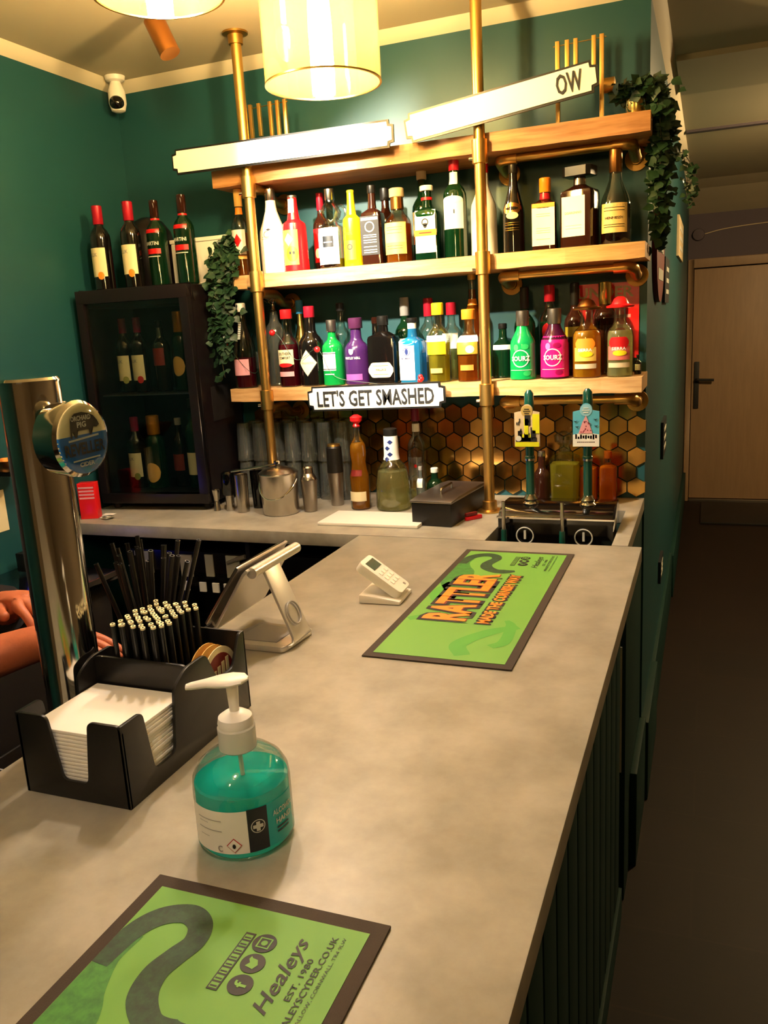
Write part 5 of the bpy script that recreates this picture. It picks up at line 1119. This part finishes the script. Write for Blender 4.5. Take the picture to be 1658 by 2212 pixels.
for k in range(5):
    bm = B(); P = [(rnd.uniform(-.06, .04), -.12 + .05 * i + rnd.uniform(-.02, .02), rnd.uniform(-.04, .05)) for i in range(6)]; tube(bm, spline(P, 8), .0028, 6); obj('cable', bm, 'black_plastic', t)
t = thing('speed_rail', 'black shelf fixed behind the front bar below its top', 'shelf', (0, 0, 0)); obj('tray', bx(-1.13, -.905, .3, 1.7, .93, .96), 'black_matt', t, bevel=.003); obj('lip', bx(-1.135, -1.13, .3, 1.7, .93, 1.0), 'black_matt', t, bevel=.001)

# ------------------------------------------------------------------ the barman at the left edge (only his hands are in view)
def skinbody(name, verts, edges, radii, mat, parent=None, root=0, sub=2):
    me = bpy.data.meshes.new(name); me.from_pydata([tuple(v) for v in verts], edges, []); o = bpy.data.objects.new(name, me); col.objects.link(o)
    sk = o.modifiers.new('skin', 'SKIN'); sk.use_smooth_shade = True
    lay = me.skin_vertices[0] if me.skin_vertices else None
    if lay is None:
        bm = B(); bm.from_mesh(me); bm.verts.layers.skin.verify(); bm.to_mesh(me); bm.free(); lay = me.skin_vertices[0]
    for i, r in enumerate(radii):
        lay.data[i].radius = (r, r) if not isinstance(r, tuple) else r; lay.data[i].use_root = (i == root)
    ss = o.modifiers.new('subd', 'SUBSURF'); ss.levels = sub; ss.render_levels = sub
    dg = bpy.context.evaluated_depsgraph_get(); dg.update(); ev = o.evaluated_get(dg); nm = bpy.data.meshes.new_from_object(ev)
    bpy.data.objects.remove(o); nm.shade_smooth(); nm.materials.clear(); nm.materials.append(M(mat)); o = bpy.data.objects.new(name, nm); col.objects.link(o)
    if parent: o.parent = parent
    return o
pr = thing('person', 'person in dark clothes behind the bar, only the hands and forearms in view', 'person', (0, 0, 0))
V, E, Rr = [], [], []
def add(p, r, link=None):
    V.append(p); Rr.append(r); i = len(V) - 1
    if link is not None: E.append((link, i))
    return i
px, py = -1.53, .98
pel = add((px, py, .98), (.13, .15)); ch = add((px + .02, py, 1.22), (.1, .13), pel); sh_ = add((px + .03, py, 1.40), (.075, .1), ch); nk = add((px + .04, py, 1.52), .05, sh_); hd0 = add((px + .06, py, 1.60), .078, nk); hd1 = add((px + .07, py, 1.69), .095, hd0); hd2 = add((px + .06, py, 1.77), .07, hd1)
for s in (-1, 1):
    hp = add((px, py + s * .1, .9), .095, pel); kn = add((px + .03, py + s * .11, .5), .062, hp); an = add((px, py + s * .11, .1), .042, kn); add((px + .13, py + s * .12, .045), .038, an)
hands = []
for s, wr, el in ((1, Vector((-1.30, 1.20, 1.19)), Vector((-1.45, 1.25, 1.12))), (-1, Vector((-1.168, 1.115, 1.15)), Vector((-1.44, .90, 1.08)))):
    so = add((px + .03, py + s * .19, 1.40), .062, sh_); eb = add(tuple(el), .05, so); mid = add(tuple(el.lerp(wr, .5)), .05, eb); w1 = add(tuple(wr), .037 if s < 0 else .031, mid); hands.append((s, wr, w1))
# right hand (nearer the viewer): back of the hand up, fingers towards the tap; left hand above and behind
def hand(wi, wr, fwd, side, up, curl, scale=1.0):
    fwd, side, up = Vector(fwd).normalized(), Vector(side).normalized(), Vector(up).normalized()
    pm = add(tuple(wr + fwd * .045 * scale), (.036 * scale, .026 * scale), wi); 
    for k, (off, L, r) in enumerate(((-.032, .068, .0095), (-.011, .078, .0098), (.011, .074, .0095), (.031, .058, .0085))):
        kn = add(tuple(wr + (fwd * .088 + side * off + up * .004) * scale), .0125, pm); p = wr + (fwd * .088 + side * off + up * .004) * scale; d = fwd.copy(); last = kn
        for j, f_ in enumerate((.45, .32, .23)):
            a = curl * (.55 + .35 * j); d = (fwd * math.cos(a) - up * math.sin(a)); p = p + d * L * f_ * scale; last = add(tuple(p), r * (1 - .1 * j), last)
    p = wr + (fwd * .02 - side * .03) * scale; th = add(tuple(p), .015, pm); p2 = p + (fwd * .035 - side * .022 - up * .004) * scale; th2 = add(tuple(p2), .0125, th); p3 = p2 + (fwd * .03 - side * .004 - up * .008) * scale; add(tuple(p3), .0105, th2)
hand(hands[1][2], hands[1][1], (1, .12, .05), (.12, -1, .1), (-.05, .1, 1), .55, 1.12)
hand(hands[0][2], hands[0][1], (1, -.3, .2), (.3, 1, 0), (-.2, 0, 1), 1.25, 1.02)
body = skinbody('body', V, E, Rr, 'skin', pr)
def sleeve(name, pts, rs, mat):
    bm = B(); P = [Vector(p) for p in pts]; tube(bm, P, rs, 20); return obj(name, bm, mat, pr)
# clothing: shirt torso and sleeves, trousers, shoes
bm = B(); lathe(bm, [(.92, .165), (1.1, .155), (1.25, .165), (1.36, .165), (1.42, .14), (1.465, .105), (1.50, .072), (1.515, .066)], 32, cx=px + .02, cy=py, close=False)
for v in bm.verts: v.co.y = py + (v.co.y - py) * (1.3 if v.co.z < 1.4 else 1.15); v.co.x = px + .02 + (v.co.x - px - .02) * .9
tube(bm, [(px + .03, py - .2, 1.385), (px + .03, py - .17, 1.40), (px + .03, py - .09, 1.43), (px + .03, py, 1.44), (px + .03, py + .09, 1.43), (px + .03, py + .17, 1.40), (px + .03, py + .2, 1.385)], [.05, .078, .085, .08, .085, .078, .05], 20)
for s, wr, el in ((1, Vector((-1.30, 1.20, 1.19)), Vector((-1.45, 1.25, 1.12))), (-1, Vector((-1.168, 1.115, 1.15)), Vector((-1.44, .90, 1.08)))):
    so = Vector((px + .03, py + s * .17, 1.41)); tube(bm, arc([so, el, el.lerp(wr, .8 if s > 0 else .52)], .05, 8), [.075] + [.06] * 9 + [.05])
obj('shirt', bm, 'cloth_black', pr)
bm = B()
for s in (-1, 1): tube(bm, [(px, py + s * .09, .97), (px, py + s * .1, .88), (px + .03, py + s * .11, .5), (px, py + s * .11, .09)], [.13, .11, .08, .065], 20)
obj('trousers', bm, 'denim', pr)
bm = B()
for s in (-1, 1): tube(bm, [(px - .06, py + s * .11, .045), (px + .02, py + s * .115, .055), (px + .12, py + s * .12, .04), (px + .2, py + s * .125, .032)], [.035, .044, .04, .024], 16)
obj('shoes', bm, 'black_plastic', pr)
bm = B(); bmesh.ops.create_uvsphere(bm, u_segments=24, v_segments=16, radius=.104)
for v in list(bm.verts):
    if v.co.z < -.01 and v.co.x > -.02: bm.verts.remove(v)
place(bm, Matrix.Translation((px + .055, py, 1.735)) @ Matrix.Diagonal((1.02, .92, 1.02, 1))); obj('hair', bm, 'hair', pr)
bm = B()
for s in (-1, 1):
    b2 = B(); bmesh.ops.create_uvsphere(b2, u_segments=12, v_segments=8, radius=.011); place(b2, Matrix.Translation((px + .155, py + s * .032, 1.70))); me = bpy.data.meshes.new('t'); b2.to_mesh(me); b2.free(); bm.from_mesh(me); bpy.data.meshes.remove(me)
obj('eyes', bm, 'white', pr)
for s in (-1, 1):
    bm = B(); bmesh.ops.create_uvsphere(bm, u_segments=10, v_segments=8, radius=.006); place(bm, Matrix.Translation((px + .1625, py + s * .032, 1.70))); obj('pupil', bm, 'ink', pr)
    bm = B(); bmesh.ops.create_uvsphere(bm, u_segments=12, v_segments=8, radius=.026); place(bm, Matrix.Translation((px + .06, py + s * .092, 1.685)) @ Matrix.Diagonal((.7, .35, 1.1, 1))); obj('ear', bm, 'skin', pr)
bm = B(); tube(bm, [(px + .158, py, 1.705), (px + .185, py, 1.665), (px + .16, py, 1.655)], [.008, .014, .01], 10); obj('nose', bm, 'skin', pr)
bm = B(); tube(bm, [(px + .145, py - .024, 1.625), (px + .158, py, 1.622), (px + .145, py + .024, 1.625)], .005, 8); obj('mouth', bm, 'red_dark', pr)
